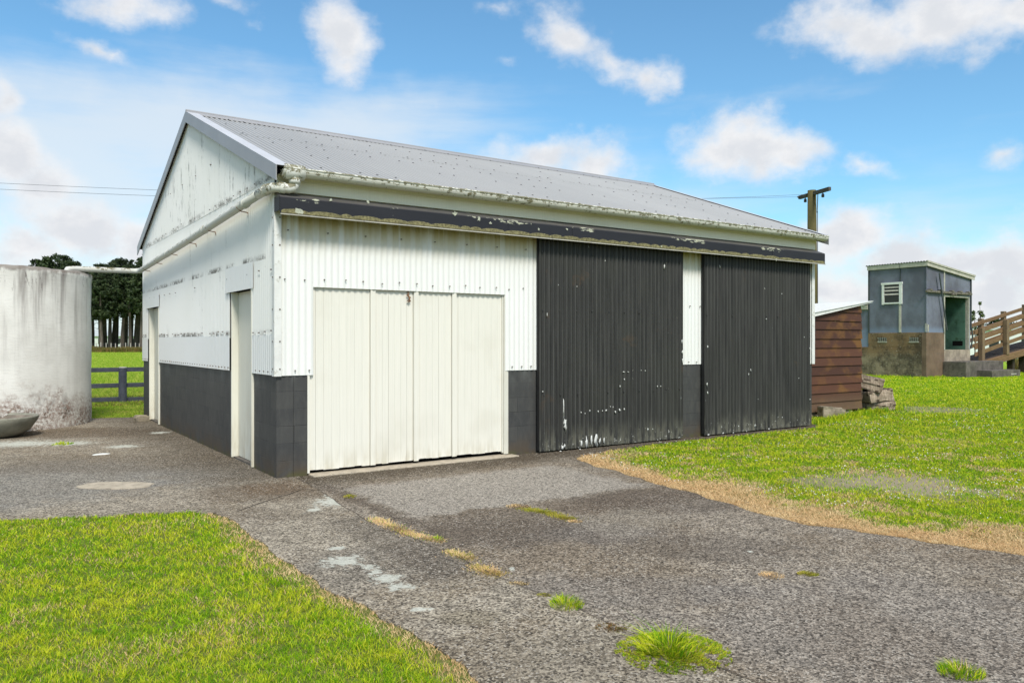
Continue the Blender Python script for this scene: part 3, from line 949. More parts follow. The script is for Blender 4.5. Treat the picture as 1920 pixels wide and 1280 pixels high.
# patch sheets over the side doors
b.build('side_cladding', [M['sheet_side'], M['screw']], garage, smooth=True)
b = MB()
b.corr((-.032, D1[0] - .08, 0), UY, UZ, (-1, 0, 0), D1[1] - D1[0] + .24, 2.125, 2.435, amp=.003)
b.build('door_head_flashing', [M['sheet_low']], garage, smooth=True)
b = MB()
b.corr((-.032, D2[0] - .10, 0), UY, UZ, (-1, 0, 0), D2[1] - D2[0] + .25, 2.125, 2.36, amp=.003)
b.build('door_head_flashing', [M['sheet_low']], garage, smooth=True)
b = MB()
for y0, y1 in ((0.0, D1[0]), (D1[1], D2[0]), (D2[1], 8.25)):
    b.corr((-.022, y0, 0), UY, UZ, (-1, 0, 0), y1 - y0, 1.128, 1.572, amp=.0035)
    q = [(y0 + .06 + k * .155, 1.165) for k in range(int((y1 - y0) / .155))]
    for a, z in q: b.box(-.034, -.02, a - .006, a + .006, z - .006, z + .006, 1)
b.build('lower_cladding', [M['sheet_low'], M['screw']], garage, smooth=True)
# front cladding
pts = [(.09 + .2286 * k + random.uniform(-.02, .02), 2.19 + random.uniform(-.015, .015)) for k in range(16)]
pts += [(.12 + .457 * k, 2.72) for k in range(8)] + [(3.1 + .1524 * k, 1.17) for k in range(4)] + [(6.42, 1.18), (6.6, 1.18), (6.74, 1.19), (6.45, 2.05), (6.68, 2.05), (.2, 1.18), (.36, 1.18)]
for panels in (((0.0, .413, BT - .005), (.413, 2.995, 2.108), (2.995, 3.75, BT - .01)), ((6.15, 6.95, BT + .012),), ((9.40, 9.60, BT - .03),)):
    b = MB()
    for x0, x1, z0 in panels:
        b.corr((x0, -.012, 0), UX, UZ, (0, -1, 0), x1 - x0, z0, 3.14, phase=2 * math.pi * x0 / .0762, amp=.0065)
    screws(b, 'y', [p for p in pts if panels[0][0] < p[0] < panels[-1][1] and (p[0] < 3.5 or p[0] > 6.3)], s=.006)
    b.build('front_cladding', [M['sheet_front'], M['screw']], garage, smooth=True)
# far and rear cladding
b = MB()
b.corr((9.612, 0, 0), UY, UZ, (1, 0, 0), 8.25, BT - .03, lambda a: roofz(a) - .03, rows=3)
b.corr((0, 8.262, 0), UX, UZ, (0, 1, 0), 9.6, BT - .03, 3.3, rows=2)
b.build('rear_cladding', M['sheet_side'], garage, smooth=True)
# corner flashings
b = MB()
b.box(-.034, .045, -.034, -.030, 1.12, 3.12); b.box(-.034, -.030, -.030, .05, 1.12, 3.12)
for z in (1.2, 1.5, 1.85, 2.2, 2.55, 2.85): b.box(-.040, -.034, .014, .028, z - .007, z + .007, 1); b.box(.02, .034, -.040, -.034, z - .007, z + .007, 1)
b.build('corner_flashing', [M['white'], M['screw']], garage)
b = MB(); b.box(9.56, 9.64, -.034, -.030, 1.10, 3.0); b.box(9.636, 9.640, -.030, .05, 1.10, 3.0)
b.build('corner_flashing', [M['white']], garage)
# side doors
for i, (y0, y1) in enumerate((D1, D2)):
    d = MB()
    nb = 3 if i == 0 else 3
    w = (y1 - y0 - .07) / nb
    for k in range(nb):
        d.box(.080, .105, y0 + .035 + k * w, y0 + .035 + (k + 1) * w - .002, .035, 2.125)
    do = d.build('side_door', M['cream_side'], garage, bevel=.0015)
    d = MB()
    d.box(-.005, .115, y1 - .030, y1 + .000, .02, 2.128)
    d.box(-.028, .115, y0 - .002, y0 + .032, .02, 2.128)
    d.box(.115, .13, y0, y1, .0, 2.13)
    d.build('door_frame', M['cream_side'], garage, bevel=.003)
    d = MB(); d.box(.07, .08, y0 + .08, y0 + .10, 1.0, 1.06); d.box(.045, .07, y0 + .07, y0 + .11, 1.02, 1.04)
    d.build('handle', M['rust'], do)
    d = MB(); d.box(.02, .14, y0 + .02, y1 - .02, -.03, .03); d.build('door_sill', M['stepconc'], garage)
# big garage door
d = MB(); d.box(GD[0] + .01, GD[1] - .03, .060, .085, .06, 2.12)
gdoor = d.build('garage_door', M['void'], garage, label='cream ledged garage door of vertical boards')
edges = [GD[0] + .002, 1.105, 1.672, 2.205, GD[1] - .045]
nbs = [8, 7, 6, 8]
yoff = [.020, .024, .020, .026]
for i in range(4):
    d = MB()
    w = (edges[i + 1] - edges[i] - .004) / nbs[i]
    for k in range(nbs[i]):
        x0 = edges[i] + .002 + k * w
        zb = .055 + random.uniform(-.006, .006) + (0.0 if i < 2 else .012)
        d.box(x0 + .0004, x0 + w - random.choice((.0006, .0008, .0012, .0026)), yoff[i], yoff[i] + .03, zb, 2.115)
    d.build('door_leaf', M['cream'], gdoor)
for x, dz in ((1.105, .0), (1.672, .0), (2.205, .01)):
    d = MB(); d.box(x + .004, x + .066, -.002, .019, .05 + dz, 2.112)
    d.build('cover_strip', M['cream'], gdoor, bevel=.003)
d = MB(); d.box(2.985, GD[1] - .002, -.004, .06, .03, 2.112); d.box(2.962, 2.983, .008, .05, .05, 2.112)
d.build('door_jamb', painted_wood('peeling_jamb_paint', (0.66, 0.64, 0.56), chips=1.6, foot=(0, .6)), garage, bevel=.002)
d = MB(); d.box(GD[0] - .004, GD[0] + .022, -.006, .02, .03, 1.125)
d.build('door_jamb', M['cream'], garage, bevel=.002)
d = MB()
d.tube([(1.60, .012, 2.11), (1.60, .0, 2.05), (1.615, -.01, 2.00), (1.60, -.004, 1.97)], .008, 6)
d.tube([(1.575, .0, 2.06), (1.625, -.006, 2.03), (1.58, -.006, 1.985), (1.63, 0, 1.985)], .007, 6)
d.build('rusty_hook', M['rust'], gdoor, smooth=True)
d = MB(); d.box(GD[0], GD[1], .09, .12, .0, 2.13); d.build('door_backing', M['void'], garage)

# black sliding doors
CH1 = [(1057, 765, 3, 62, 0), (1058, 792, 5, 14, 0), (1060, 797, 9, 26, 1), (1059, 836, 6, 10, 0), (1091, 832, 8, 22, 0), (1100, 829, 7, 26, 0), (1109, 826, 7, 24, 0), (1117, 826, 12, 30, 0), (1125, 827, 7, 16, 0), (1133, 824, 5, 16, 0),
       (1088, 844, 13, 7, 0), (1055, 840, 6, 10, 0), (1051, 847, 8, 6, 0), (1170, 697, 6, 3, 0), (1178, 697, 5, 3, 0), (1187, 694, 3, 3, 0), (1202, 694, 3, 4, 0), (1210, 695, 3, 3, 0), (1171, 711, 3, 4, 0), (1163, 724, 3, 7, 0),
       (1187, 710, 2, 3, 0), (1137, 769, 6, 5, 0), (1150, 763, 3, 4, 0), (1145, 762, 3, 3, 0), (1154, 772, 4, 6, 0), (1162, 768, 6, 5, 0), (1171, 767, 4, 5, 0), (1097, 775, 3, 3, 0), (1122, 771, 3, 5, 0), (1130, 770, 3, 3, 0), (1106, 770, 3, 5, 0), (1090, 773, 4, 4, 0),
       (1215, 805, 4, 5, 0), (1224, 804, 3, 4, 0), (1277, 746, 3, 6, 0), (1018, 734, 4, 3, 0), (1233, 724, 3, 3, 0), (1239, 724, 2, 3, 0), (1047, 534, 2, 3, 0), (1082, 537, 2, 3, 0), (1026, 590, 2, 9, 0), (1135, 489, 3, 3, 0), (1246, 500, 4, 10, 0), (1104, 463, 2, 4, 0), (1279, 640, 3, 12, 0), (1280, 660, 4, 10, 0), (1280, 676, 4, 9, 0)]
CH2 = [(1327, 650, 4, 6, 0), (1326, 720, 4, 8, 0), (1327, 736, 4, 8, 0), (1329, 815, 6, 4, 0), (1356, 812, 6, 4, 0), (1416, 797, 6, 7, 0), (1442, 804, 5, 4, 0), (1385, 799, 3, 4, 0), (1467, 782, 3, 3, 0), (1422, 748, 3, 4, 0), (1408, 694, 3, 6, 0), (1404, 702, 2, 6, 0), (1508, 632, 2, 3, 0), (1498, 709, 2, 3, 0), (1437, 598, 3, 3, 0), (1434, 541, 2, 3, 0), (1466, 551, 2, 3, 0), (1350, 500, 2, 7, 0), (1519, 653, 3, 4, 0), (1519, 749, 3, 4, 0), (1400, 808, 3, 4, 0), (1375, 811, 4, 3, 0)]


def flake(mb, x, z, w, h, y, mi, n=9):
    ring = []
    for k in range(n):
        t = 2 * math.pi * k / n
        r = 1 + random.uniform(-.55, .35)
        ring.append((x + math.cos(t) * w / 2 * r, z + math.sin(t) * h / 2 * r))
    v = [(a, y, c) for a, c in ring] + [(a, y + .004, c) for a, c in ring]
    mb.add(v, [tuple(range(n))] + [(k, n + k, n + (k + 1) % n, (k + 1) % n) for k in range(n)], mi)


for nm, x0, x1, zb, ch, yy in (('a', 3.492, 6.225, .025, CH1, -.085), ('b', 6.70, 9.425, .03, CH2, -.085)):
    d = MB()
    # sheets with slightly different heights and planes, as hung
    xs = [x0] + [x0 + (x1 - x0) * t for t in ((.48, .70, .88) if nm == 'a' else (.25, .55, .73))] + [x1]
    for k in range(4):
        wdt = xs[k + 1] - xs[k]
        d.corr((xs[k], yy - .002 * (k % 2), 0), UX, UZ, (0, -1, 0), wdt + .004, zb + random.uniform(-.004, .01), 2.95, rows=2, amp=.0115, seg=10, phase=2 * math.pi * (xs[k]) / .0762)
    for z in (.78, 1.92, 2.7):
        k = 0
        while x0 + .06 + k * .29 < x1:
            x = x0 + .06 + k * .29 + random.uniform(-.02, .02)
            d.box(x - .007, x + .007, yy - .017, yy - .008, z - .007, z + .007, 1)
            k += 1
    for px, py, w, h, _ in ch:
        x, z = onY(px, py, yy - .012)
        dep = F * .0001
        sc_ = (CAM[1] - yy) / -sight(px, py)[1]
        sc_ = abs(sc_) / F
        if x0 + .02 < x < x1 - .01:
            flake(d, x, z, w * sc_ / .80 * .62, h * sc_ * .80, yy - .0125, 2, 13)
    o = d.build('sliding_door', [M['black'], M['screw_d'], M['chip']], garage, smooth=True)
    o['label'] = 'black corrugated sliding door, ' + ('wide one beside the cream door' if nm == 'a' else 'one at the far end of the wall')
    d = MB()
    d.box(x0 - .002, x0 + .04, yy + .012, yy + .05, zb + .02, 2.95); d.box(x1 - .04, x1 + .002, yy + .012, yy + .05, zb + .02, 2.95)
    d.box(x0 + .04, x1 - .04, yy + .012, yy + .05, zb + .03, zb + .12); d.box(x0 + .04, x1 - .04, yy + .012, yy + .05, 1.4, 1.5)
    d.build('door_frame', plain('black_frame_paint_' + nm, (0.02, 0.02, 0.02), rough=.7), o)

# roof
b = MB()
sl = math.sqrt(1 + RS * RS)
upv = Vector((0, 1, RS)) / sl
nrm = Vector((0, -RS, 1)) / sl
LR = (4.13 - EY) * sl
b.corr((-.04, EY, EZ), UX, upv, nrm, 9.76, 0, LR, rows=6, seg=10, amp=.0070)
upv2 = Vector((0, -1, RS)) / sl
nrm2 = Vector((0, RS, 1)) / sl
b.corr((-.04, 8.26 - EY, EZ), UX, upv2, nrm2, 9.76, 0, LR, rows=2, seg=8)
for y in (.02, .95, 1.75, 2.40, 3.25, 3.95):
    x = .05
    while x < 9.65:
        if random.random() < .62:
            z = roofz(y)
            q = .010
            jx, jy = random.uniform(-.015, .015), random.uniform(-.03, .03)
            c = Vector((x + jx, y + jy, EZ + RS * (y + jy - EY))) + nrm * .012
            u = Vector((1, 0, 0))
            v = [c - u * q - upv * q * .9, c + u * q - upv * q * .9, c + u * q + upv * q * .9, c - u * q + upv * q * .9]
            b.hexa(v + [p + nrm * .008 for p in v], 1)
        x += .2286
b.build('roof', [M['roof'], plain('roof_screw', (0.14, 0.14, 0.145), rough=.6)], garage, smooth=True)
b = MB()
zr = roofz(4.13)
cap = [(4.13, zr + .040), (3.98, zr - .15 * RS + .022), (3.975, zr - .15 * RS + .006), (4.13, zr + .024), (4.285, zr - .15 * RS + .006), (4.28, zr - .15 * RS + .022)]
b.prism(cap[::-1], -.075, 9.78)
b.tube([(-.075, 4.13, zr + .036), (9.78, 4.13, zr + .036)], .020, 10)
b.build('ridge_cap', M['barge'], garage, bevel=.002)
# barge flashings: near end and far end
for x0, x1, xa, xb, nm in ((-.080, -.068, -.080, .085, 'near'), (9.755, 9.765, 9.64, 9.765, 'far')):
    b = MB()
    for sgn in (1, -1):
        ya, yb = (EY - .06, 4.13) if sgn == 1 else (8.26 - EY + .06, 4.13)
        pa, pb = roofz(ya) if sgn == 1 else roofz(ya), roofz(yb)
        za, zb_ = pa + .022, pb + .022
        v = [(x0, ya, za - .165), (x1, ya, za - .165), (x1, yb, zb_ - .165), (x0, yb, zb_ - .165), (x0, ya, za), (x1, ya, za), (x1, yb, zb_), (x0, yb, zb_)]
        if sgn == 1: b.hexa(v, 0)
        else: b.hexa([v[1], v[0], v[3], v[2], v[5], v[4], v[7], v[6]], 0)
        v = [(xa, ya, za + .001), (xb, ya, za + .001), (xb, yb, zb_ + .001), (xa, yb, zb_ + .001), (xa, ya, za + .005), (xb, ya, za + .005), (xb, yb, zb_ + .005), (xa, yb, zb_ + .005)]
        if nm == 'near' or True:
            if sgn == 1: b.hexa(v, 1)
            else: b.hexa([v[1], v[0], v[3], v[2], v[5], v[4], v[7], v[6]], 1)
    b.build('barge_flashing', [M['barge'], M['barge_top']], garage)
# near-black slab standing for the shade in the soffit gap under the near barge
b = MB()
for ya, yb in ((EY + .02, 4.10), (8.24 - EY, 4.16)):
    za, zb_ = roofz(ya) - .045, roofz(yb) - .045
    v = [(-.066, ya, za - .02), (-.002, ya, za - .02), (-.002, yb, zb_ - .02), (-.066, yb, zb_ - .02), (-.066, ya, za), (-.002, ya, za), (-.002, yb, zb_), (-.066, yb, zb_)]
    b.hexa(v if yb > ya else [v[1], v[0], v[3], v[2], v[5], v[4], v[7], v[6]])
b.build('barge_gap_shade', M['void'], garage)
# fascia and frieze
b = MB(); b.box(.0, 9.66, -.032, .0, 3.135, 3.292); b.box(.0, 9.66, -.050, -.033, 3.262, 3.300)
b.build('fascia_board', M['fascia'], garage, bevel=.003)
b = MB(); b.box(.0, 9.66, -.15, .0, 3.302, 3.312); b.build('soffit', M['fascia'], garage)
# gutter
b = MB()
prof_o, prof_i = [], []
for k in range(11):
    t = math.pi * k / 10
    prof_o.append((-.185 - .073 * math.cos(t), 3.345 - .073 * math.sin(t)))
    prof_i.append((-.185 - .066 * math.cos(t), 3.345 - .066 * math.sin(t)))
prof = prof_o + [(-.112, 3.355), (-.119, 3.355)] + prof_i[::-1] + [(-.251, 3.360), (-.262, 3.364), (-.268, 3.352)]
b.prism(prof, .0, 9.72)
g = [(-.185 - .070 * math.cos(math.pi * k / 10), 3.345 - .070 * math.sin(math.pi * k / 10)) for k in range(11)]
b.prism(g, .002, .01); b.prism(g, 9.71, 9.718)
for k in range(11):
    x = .45 + k * .9
    b.box(x - .012, x + .012, -.272, -.11, 3.352, 3.372)
gut = b.build('gutter', M['gutter'], garage)
b = MB()
# outlet sump, elbow and the long sloping pipe to the tank
b.tube([(.03, -.185, 3.325), (.24, -.185, 3.325)], .082, 18)
b.tube([(.14, -.185, 3.26), (.14, -.185, 3.20)], .062, 18)
b.build('outlet_sump', M['pipe_l'], gut, smooth=True)
b = MB()
b.tube([(.14, -.185, 3.23), (.138, -.185, 3.185), (.12, -.183, 3.160), (.08, -.18, 3.145), (.0, -.165, 3.148), (-.06, -.13, 3.150), (-.095, -.06, 3.150), (-.102, .05, 3.145), (-.103, .30, 3.138)], .053, 16)
b.tube([(.04, -.175, 3.146), (-.02, -.158, 3.148)], .061, 16); b.tube([(-.1005, .02, 3.146), (-.102, .1, 3.144)], .061, 16)
b.build('pipe_elbow', M['pipe_l'], garage, smooth=True)
b = MB()
P0, P1 = Vector((-.103, .25, 3.140)), Vector((-.100, 7.95, 2.868))
pp = [P0.lerp(P1, k / 8) + Vector((0, 0, -.012 * math.sin(math.pi * k / 8))) for k in range(9)]
pp += [Vector((-.12, 8.03, 2.862)), Vector((-.19, 8.06, 2.856)), Vector((-.30, 8.02, 2.852)), Vector((-1.05, 7.66, 2.815)), Vector((-1.28, 7.55, 2.805)), Vector((-1.36, 7.51, 2.79)), Vector((-1.40, 7.49, 2.70))]
b.tube(pp, .050, 16)
for t in (.07, .33, .66): 
    q = P0.lerp(P1, t) - Vector((0, 0, .008)); q2 = P0.lerp(P1, t + .012) - Vector((0, 0, .008)); b.tube([q, q2], .056, 16)
b.build('downpipe', M['pipe'], garage, smooth=True)
for t in (.10, .30, .45, .62, .78, .93):
    q = P0.lerp(P1, t)
    b = MB(); b.tube([(q.x - .052, q.y, q.z - .02), (q.x, q.y, q.z - .064), (-.02, q.y, q.z - .075), (-.01, q.y + .002, q.z - .12)], .006, 6)
    b.build('pipe_bracket', M['rust'], garage)
# hood over the door track
b = MB()
hp = [(-.02, 3.128), (-.215, 3.052), (-.222, 3.040), (-.222, 2.872), (-.235, 2.862), (-.232, 2.856), (-.214, 2.866), (-.212, 3.03), (-.02, 3.105)]
b.prism(hp, -.03, 9.66)
for x in (2.9, 3.95, 6.3, 8.2):
    b.box(x, x + .012, -.226, -.2221, 2.875, 3.04)
b.box(-.034, -.030, -.21, -.03, 2.90, 3.06)
hood = b.build('door_hood', [M['hood']], garage)
b = MB()
# scalloped crust of lichen along the lower edge
n = 700
x = -.02
top, xs_ = [], []
seg0, segL = -.02, .30
for i in range(n + 1):
    x = -.02 + 9.66 * i / n
    if x > seg0 + segL:
        seg0 += segL; segL = random.uniform(.12, .42)
    t = (x - seg0) / segL
    hgt = .012 + .026 * math.sqrt(max(0, math.sin(math.pi * min(max(t, 0), 1)))) + .004 * mnoise.noise(Vector((x * 30, 0, 0)))
    if x > 8.3: hgt *= .8
    top.append(hgt); xs_.append(x)
v = []
for i in range(n + 1): v += [(xs_[i], -.2275, 2.873), (xs_[i], -.2275, 2.882 + top[i]), (xs_[i], -.2225, 2.884 + top[i])]
f = []
for i in range(n): f += [(i * 3, i * 3 + 3, i * 3 + 4, i * 3 + 1), (i * 3 + 1, i * 3 + 4, i * 3 + 5, i * 3 + 2)]
b.add(v, f, 0)
for px, py, w in ((560, 397, 14), (620, 375, 6), (853, 401, 10), (898, 411, 8), (919, 418, 6), (1063, 430, 6), (690, 379, 6), (1010, 430, 5), (1240, 462, 5), (1455, 487, 7)):
    x, z = onY(px, py, -.224)
    flake(b, x, z, w * .0065, w * .0058, -.2285, 1, 11)
b.build('lichen_crust', [M['lichen'], M['lichen_w']], hood)
b = MB(); b.box(-.03, 9.66, -.238, -.226, 2.853, 2.8655); b.build('drip_edge', M['batten'], hood)
b = MB(); b.box(3.3, 9.55, -.14, -.06, 2.955, 3.02); b.build('door_track', M['void'], garage)

# ------------------------------------------------------------------ water tank and bowl
TC = (-2.509, 8.304, 0)
tank = thing('water_tank', TC, 'round whitewashed concrete water tank with rusty stained foot', 'water tank')
b = MB()
n = 160
prof = [(1.595, -.05), (1.600, .1)] + [(1.6 + .004 * math.sin(k), .1 + 2.5 * k / 14) for k in range(1, 15)] + [(1.615, 2.66), (1.618, 2.735), (1.58, 2.752), (1.42, 2.76), (1.40, 2.70)]
b.lathe(prof, TC, n)
for i, p in enumerate(b.v):
    w = mnoise.noise(Vector(p) * 2.2) * .010 + mnoise.noise(Vector(p) * 7) * .004
    if p[2] > 2.7: w *= 2.0
    b.v[i] = (p[0] + w, p[1] + w, p[2] + (w * 1.2 if p[2] > 2.6 else 0))
b.build('tank_wall', M['tank'], tank, smooth=True)
b = MB(); b.lathe([(1.44, 2.68), (1.0, 2.70), (.4, 2.72), (.001, 2.725)], TC, 64); b.build('tank_lid', M['tank'], tank, smooth=True)

bc = at(-12, 816, 12.2); bc = (bc[0], bc[1], 0.012)
b = MB()
po = [(.001, 0.0), (.30, 0.0), (.40, .03), (.50, .11), (.585, .235), (.615, .300), (.612, .318), (.585, .318), (.57, .29), (.46, .13), (.35, .07), (.001, .05)]
b.lathe(po, bc, 72)
o = b.build('feed_bowl', [M['bowl'], M['bowl_in']], smooth=True)
for p in o.data.polygons:
    if math.hypot(p.center.x - bc[0], p.center.y - bc[1]) < .575 and p.normal.z > 0.2: p.material_index = 1
rebase(o, bc)
tag(o, 'shallow round concrete bowl resting on the paving against the tank', 'bowl')

# ------------------------------------------------------------------ fence behind
FY = 12.295
fence = thing('post_and_rail_fence', (.189, FY, 0), 'dark painted post and rail fence between tank and garage', 'fence')
for k, x in enumerate((-4.2, -2.0, .189, 2.4, 4.6)):
    b = MB()
    r = .092
    b.tube([(x, FY, -.1), (x, FY, .4), (x, FY, .87)], [r * 1.04, r, r * .98], 20)
    b.build('post', M['fencepaint'], fence, smooth=False, bevel=.008)
    b = MB(); b.tube([(x, FY, .8701), (x, FY, .888)], [r * .93, r * .85], 20); b.build('post_top', M['batten'], fence)
for z0, z1 in ((.77, .875), (.40, .505), (.055, .16)):
    for xa, xb in ((-4.2, -2.0), (-2.0, .19), (.19, 2.4), (2.4, 4.6)):
        b = MB(); dz = random.uniform(-.012, .012)
        b.box(xa + .004, xb - .004, FY + .06, FY + .10, z0 + dz, z1 + dz)
        b.build('rail', M['fencepaint'], fence, bevel=.004)

# ------------------------------------------------------------------ brown board shed
SH = (9.95, 1.0, 0)
shed = thing('board_shed', SH, 'small brown weatherboard lean-to shed with white barge edge', 'shed')


def shz(x): return 1.995 + (x - 11.09) * .155


SX0, SX1 = 9.95, 12.76
b = MB()
zz = .095
k = 0
while zz < 2.25:
    h = .183
    top0, top1 = min(zz + h + .02, shz(SX0)), min(zz + h + .02, shz(SX1))
    xr = SX1 + random.uniform(-.018, .012)
    if top1 > zz + .01:
        if shz(SX0) > zz + .02:
            xl, tl = SX0, top0
        else:
            xl = 11.09 + (zz + .02 - 1.995) / .155; tl = zz + .02
        tr = min(zz + h + .02, shz(xr))
        yb, yt = .965, .992
        # where the roof line cuts the board part way, split it
        xs2 = [xl]
        xc = 11.09 + (zz + h + .02 - 1.995) / .155
        if xl < xc < xr: xs2.append(xc)
        xs2.append(xr)
        for q in range(len(xs2) - 1):
            A, B = xs2[q], xs2[q + 1]
            ta, tb = min(zz + h + .02, shz(A) + 1e-4), min(zz + h + .02, shz(B))
            sag = .006 * math.sin(A * 3)
            b.hexa([(A, yb, zz + sag), (B, yb, zz + sag), (B, yb + .02, zz + sag), (A, yb + .02, zz + sag), (A, yt, ta), (B, yt, tb), (B, yt + .006, tb), (A, yt + .006, ta)])
    zz += h
    k += 1
b.build('weatherboards', M['boards'], shed)
b = MB(); b.add([(SX0, 1.0, .1), (SX1 - .03, 1.0, .1), (SX1 - .03, 3.4, .1), (SX0, 3.4, .1), (SX0, 1.0, shz(SX0)), (SX1 - .03, 1.0, shz(SX1)), (SX1 - .03, 3.4, shz(SX1)), (SX0, 3.4, shz(SX0))],
                [(0, 3, 2, 1), (4, 5, 6, 7), (0, 1, 5, 4), (1, 2, 6, 5), (2, 3, 7, 6), (3, 0, 4, 7)])
b.build('shed_wall', M['boards'], shed)
b = MB()
A, B = SX0 - .05, SX1 + .27
b.hexa([(A, .90, shz(A) + .002), (B, .90, shz(B) + .03), (B, .93, shz(B) + .03), (A, .93, shz(A) + .002), (A, .90, shz(A) + .105), (B, .90, shz(B) + .055), (B, .93, shz(B) + .055), (A, .93, shz(A) + .105)])
b.build('bargeboard', M['white'], shed)
b = MB(); s2 = math.sqrt(1 + .155 ** 2)
b.hexa([(A, .88, shz(A) + .107), (B, .88, shz(B) + .057), (B, 3.5, shz(B) + .057), (A, 3.5, shz(A) + .107), (A, .88, shz(A) + .117), (B, .88, shz(B) + .067), (B, 3.5, shz(B) + .067), (A, 3.5, shz(A) + .117)])
b.build('shed_roof', M['white'], shed)
b = MB(); b.box(SX0, SX1 - .3, 1.01, 1.2, -.05, .10); b.build('footing', M['rubble'], shed, bevel=.01)

# ------------------------------------------------------------------ logs and rubble


def rough_block(name, c, size, rz, ry, label, cat, group, seed, mats, disp=.03):
    import bmesh
    bm = bmesh.new()
    bmesh.ops.create_cube(bm, size=1)
    bmesh.ops.subdivide_edges(bm, edges=bm.edges[:], cuts=7, use_grid_fill=True)
    from mathutils import Matrix
    rot = Matrix.Rotation(rz, 3, 'Z') @ Matrix.Rotation(ry, 3, 'Y')
    for v in bm.verts:
        p = Vector((v.co.x * size[0], v.co.y * size[1], v.co.z * size[2]))
        e = sum(abs(abs(q) - .5) < .01 for q in v.co)
        q = Vector((p.x * 2.0, p.y * 9, p.z * 9)) + Vector((seed * 7.3, seed * 1.9, seed))
        w = mnoise.noise(q) * disp + mnoise.noise(q * 3) * disp * .4
        d = Vector((v.co.x * .3, v.co.y, v.co.z)).normalized()
        p = p * (1 - .035 * max(0, e - 1)) + d * w
        # skew so that no two faces are parallel
        p.z += p.x * .12 * math.sin(seed * 2.1); p.y += p.x * .15 * math.cos(seed * 3.3)
        v.co = rot @ p
    me = bpy.data.meshes.new(name); bm.to_mesh(me); bm.free()
    for m_ in mats: me.materials.append(m_)
    if len(mats) > 1:
        ax = rot @ Vector((0, 0, 1))
        for pl in me.polygons:
            pl.material_index = 1 if (abs(pl.normal.dot(ax)) > .8 or random.random() < .1) else 0
    o = bpy.data.objects.new(name, me); COL.objects.link(o)
    o.location = c
    return tag(o, label, cat, group)


rough_block('split_log', (13.41, 1.02, .10), (.60, .36, .21), R(-28), R(0), 'grey split log at the bottom of the pile by the brown shed', 'log', 'split logs stacked beside the shed', 1, [M['log'], M['logdark']])
rough_block('split_log', (13.36, 1.02, .335), (.66, .40, .27), R(-22), R(-11), 'reddish cracked log in the middle of the pile by the brown shed', 'log', 'split logs stacked beside the shed', 2, [M['log'], M['logdark']])
rough_block('split_log', (13.19, 1.10, .61), (.54, .42, .30), R(-48), R(13), 'pale angular log on top of the pile by the brown shed', 'log', 'split logs stacked beside the shed', 3, [M['log'], M['logdark']])
rough_block('split_log', (12.80, 1.26, .13), (.40, .30, .27), R(10), R(5), 'dark shaded log behind the pile against the brown boards', 'log', 'split logs stacked beside the shed', 4, [M['logdark']])
rough_block('split_log', (12.86, 1.28, .38), (.34, .26, .20), R(-20), R(-8), 'small dark log wedged between the top log and the boards', 'log', 'split logs stacked beside the shed', 5, [M['logdark']])
rough_block('concrete_block', (11.13, .76, .10), (.24, .2, .24), R(-20), R(3), 'square pale concrete block at the foot of the brown boards', 'block', None, 6, [M['rubble']], .02)
rough_block('stone_lump', (11.52, .80, .075), (.34, .18, .15), R(-40), R(6), 'low pale lump of rubble beside the square concrete block', 'stone', None, 7, [M['rubble']], .04)
rough_block('stone_slab', (11.60, .93, .115), (.75, .14, .10), R(4), R(-4), 'flat mossy slab lying under the bottom brown board', 'stone', None, 8, [M['rubble']], .02)
rough_block('stone_lump', gp(265, 791) + (.06,), (.22, .16, .13), R(20), R(6), 'small pale stone at the back corner of the garage', 'stone', None, 9, [M['rubble']], .03)

# ------------------------------------------------------------------ cowshed
KX, KY = 29.689, 8.476
cow = thing('cowshed', (KX, KY, 0), 'tall faded blue cowshed on stained blocks with open green doorway', 'cowshed')
BZ = 1.875
RX = KX + 3.72
LY = KY + 2.56


def cz(x, y=0): return 4.80 - (x - KX) * .108


# block base: left face, front (brown wash)
b = MB()
b.box(KX, KX + .2, KY + .2, LY + 5.0, -.1, 1.26)
b.box(KX, KX + .2, KY + .2, LY, 1.26, BZ)
b.build('block_base', M['cblock'], cow, bevel=.01)
b = MB()
b.box(KX, KX + 1.45, KY, KY + .2, -.1, BZ)
b.build('brown_base', M['brownconc'], cow, bevel=.01)
b = MB()
b.box(KX + 1.45, RX - .02, KY + .01, KY + .6, -.1, 1.14)
b.build('doorway_sill', M['sillconc'], cow, bevel=.01)
b = MB(); b.box(RX - .119, RX - .005, KY + .6, LY, -.1, 1.13); b.box(KX + .2, RX - .2, LY - .2, LY, -.1, BZ); b.build('rear_base', M['cblock'], cow)
# blue walls
b = MB()
b.box(KX + .02, KX + .14, KY + .14, LY - .02, BZ, 4.66)
b.build('left_wall', M['blue'], cow)
b = MB()
D0, D1x = KX + 1.47, KX + 3.54
b.hexa([(KX + .02, KY + .02, BZ), (D0, KY + .02, BZ), (D0, KY + .14, BZ), (KX + .02, KY + .14, BZ), (KX + .02, KY + .02, cz(KX) - .06), (D0, KY + .02, cz(D0) - .06), (D0, KY + .14, cz(D0) - .06), (KX + .02, KY + .14, cz(KX) - .06)])
b.hexa([(D0, KY + .021, 3.46), (RX, KY + .021, 3.46), (RX, KY + .14, 3.46), (D0, KY + .14, 3.46), (D0, KY + .021, cz(D0) - .06), (RX, KY + .021, cz(RX) - .06), (RX, KY + .14, cz(RX) - .06), (D0, KY + .14, cz(D0) - .06)])
b.box(D1x + .02, RX, KY + .021, KY + .14, 1.14, 3.46)
b.build('front_wall', M['blue'], cow)
b = MB()
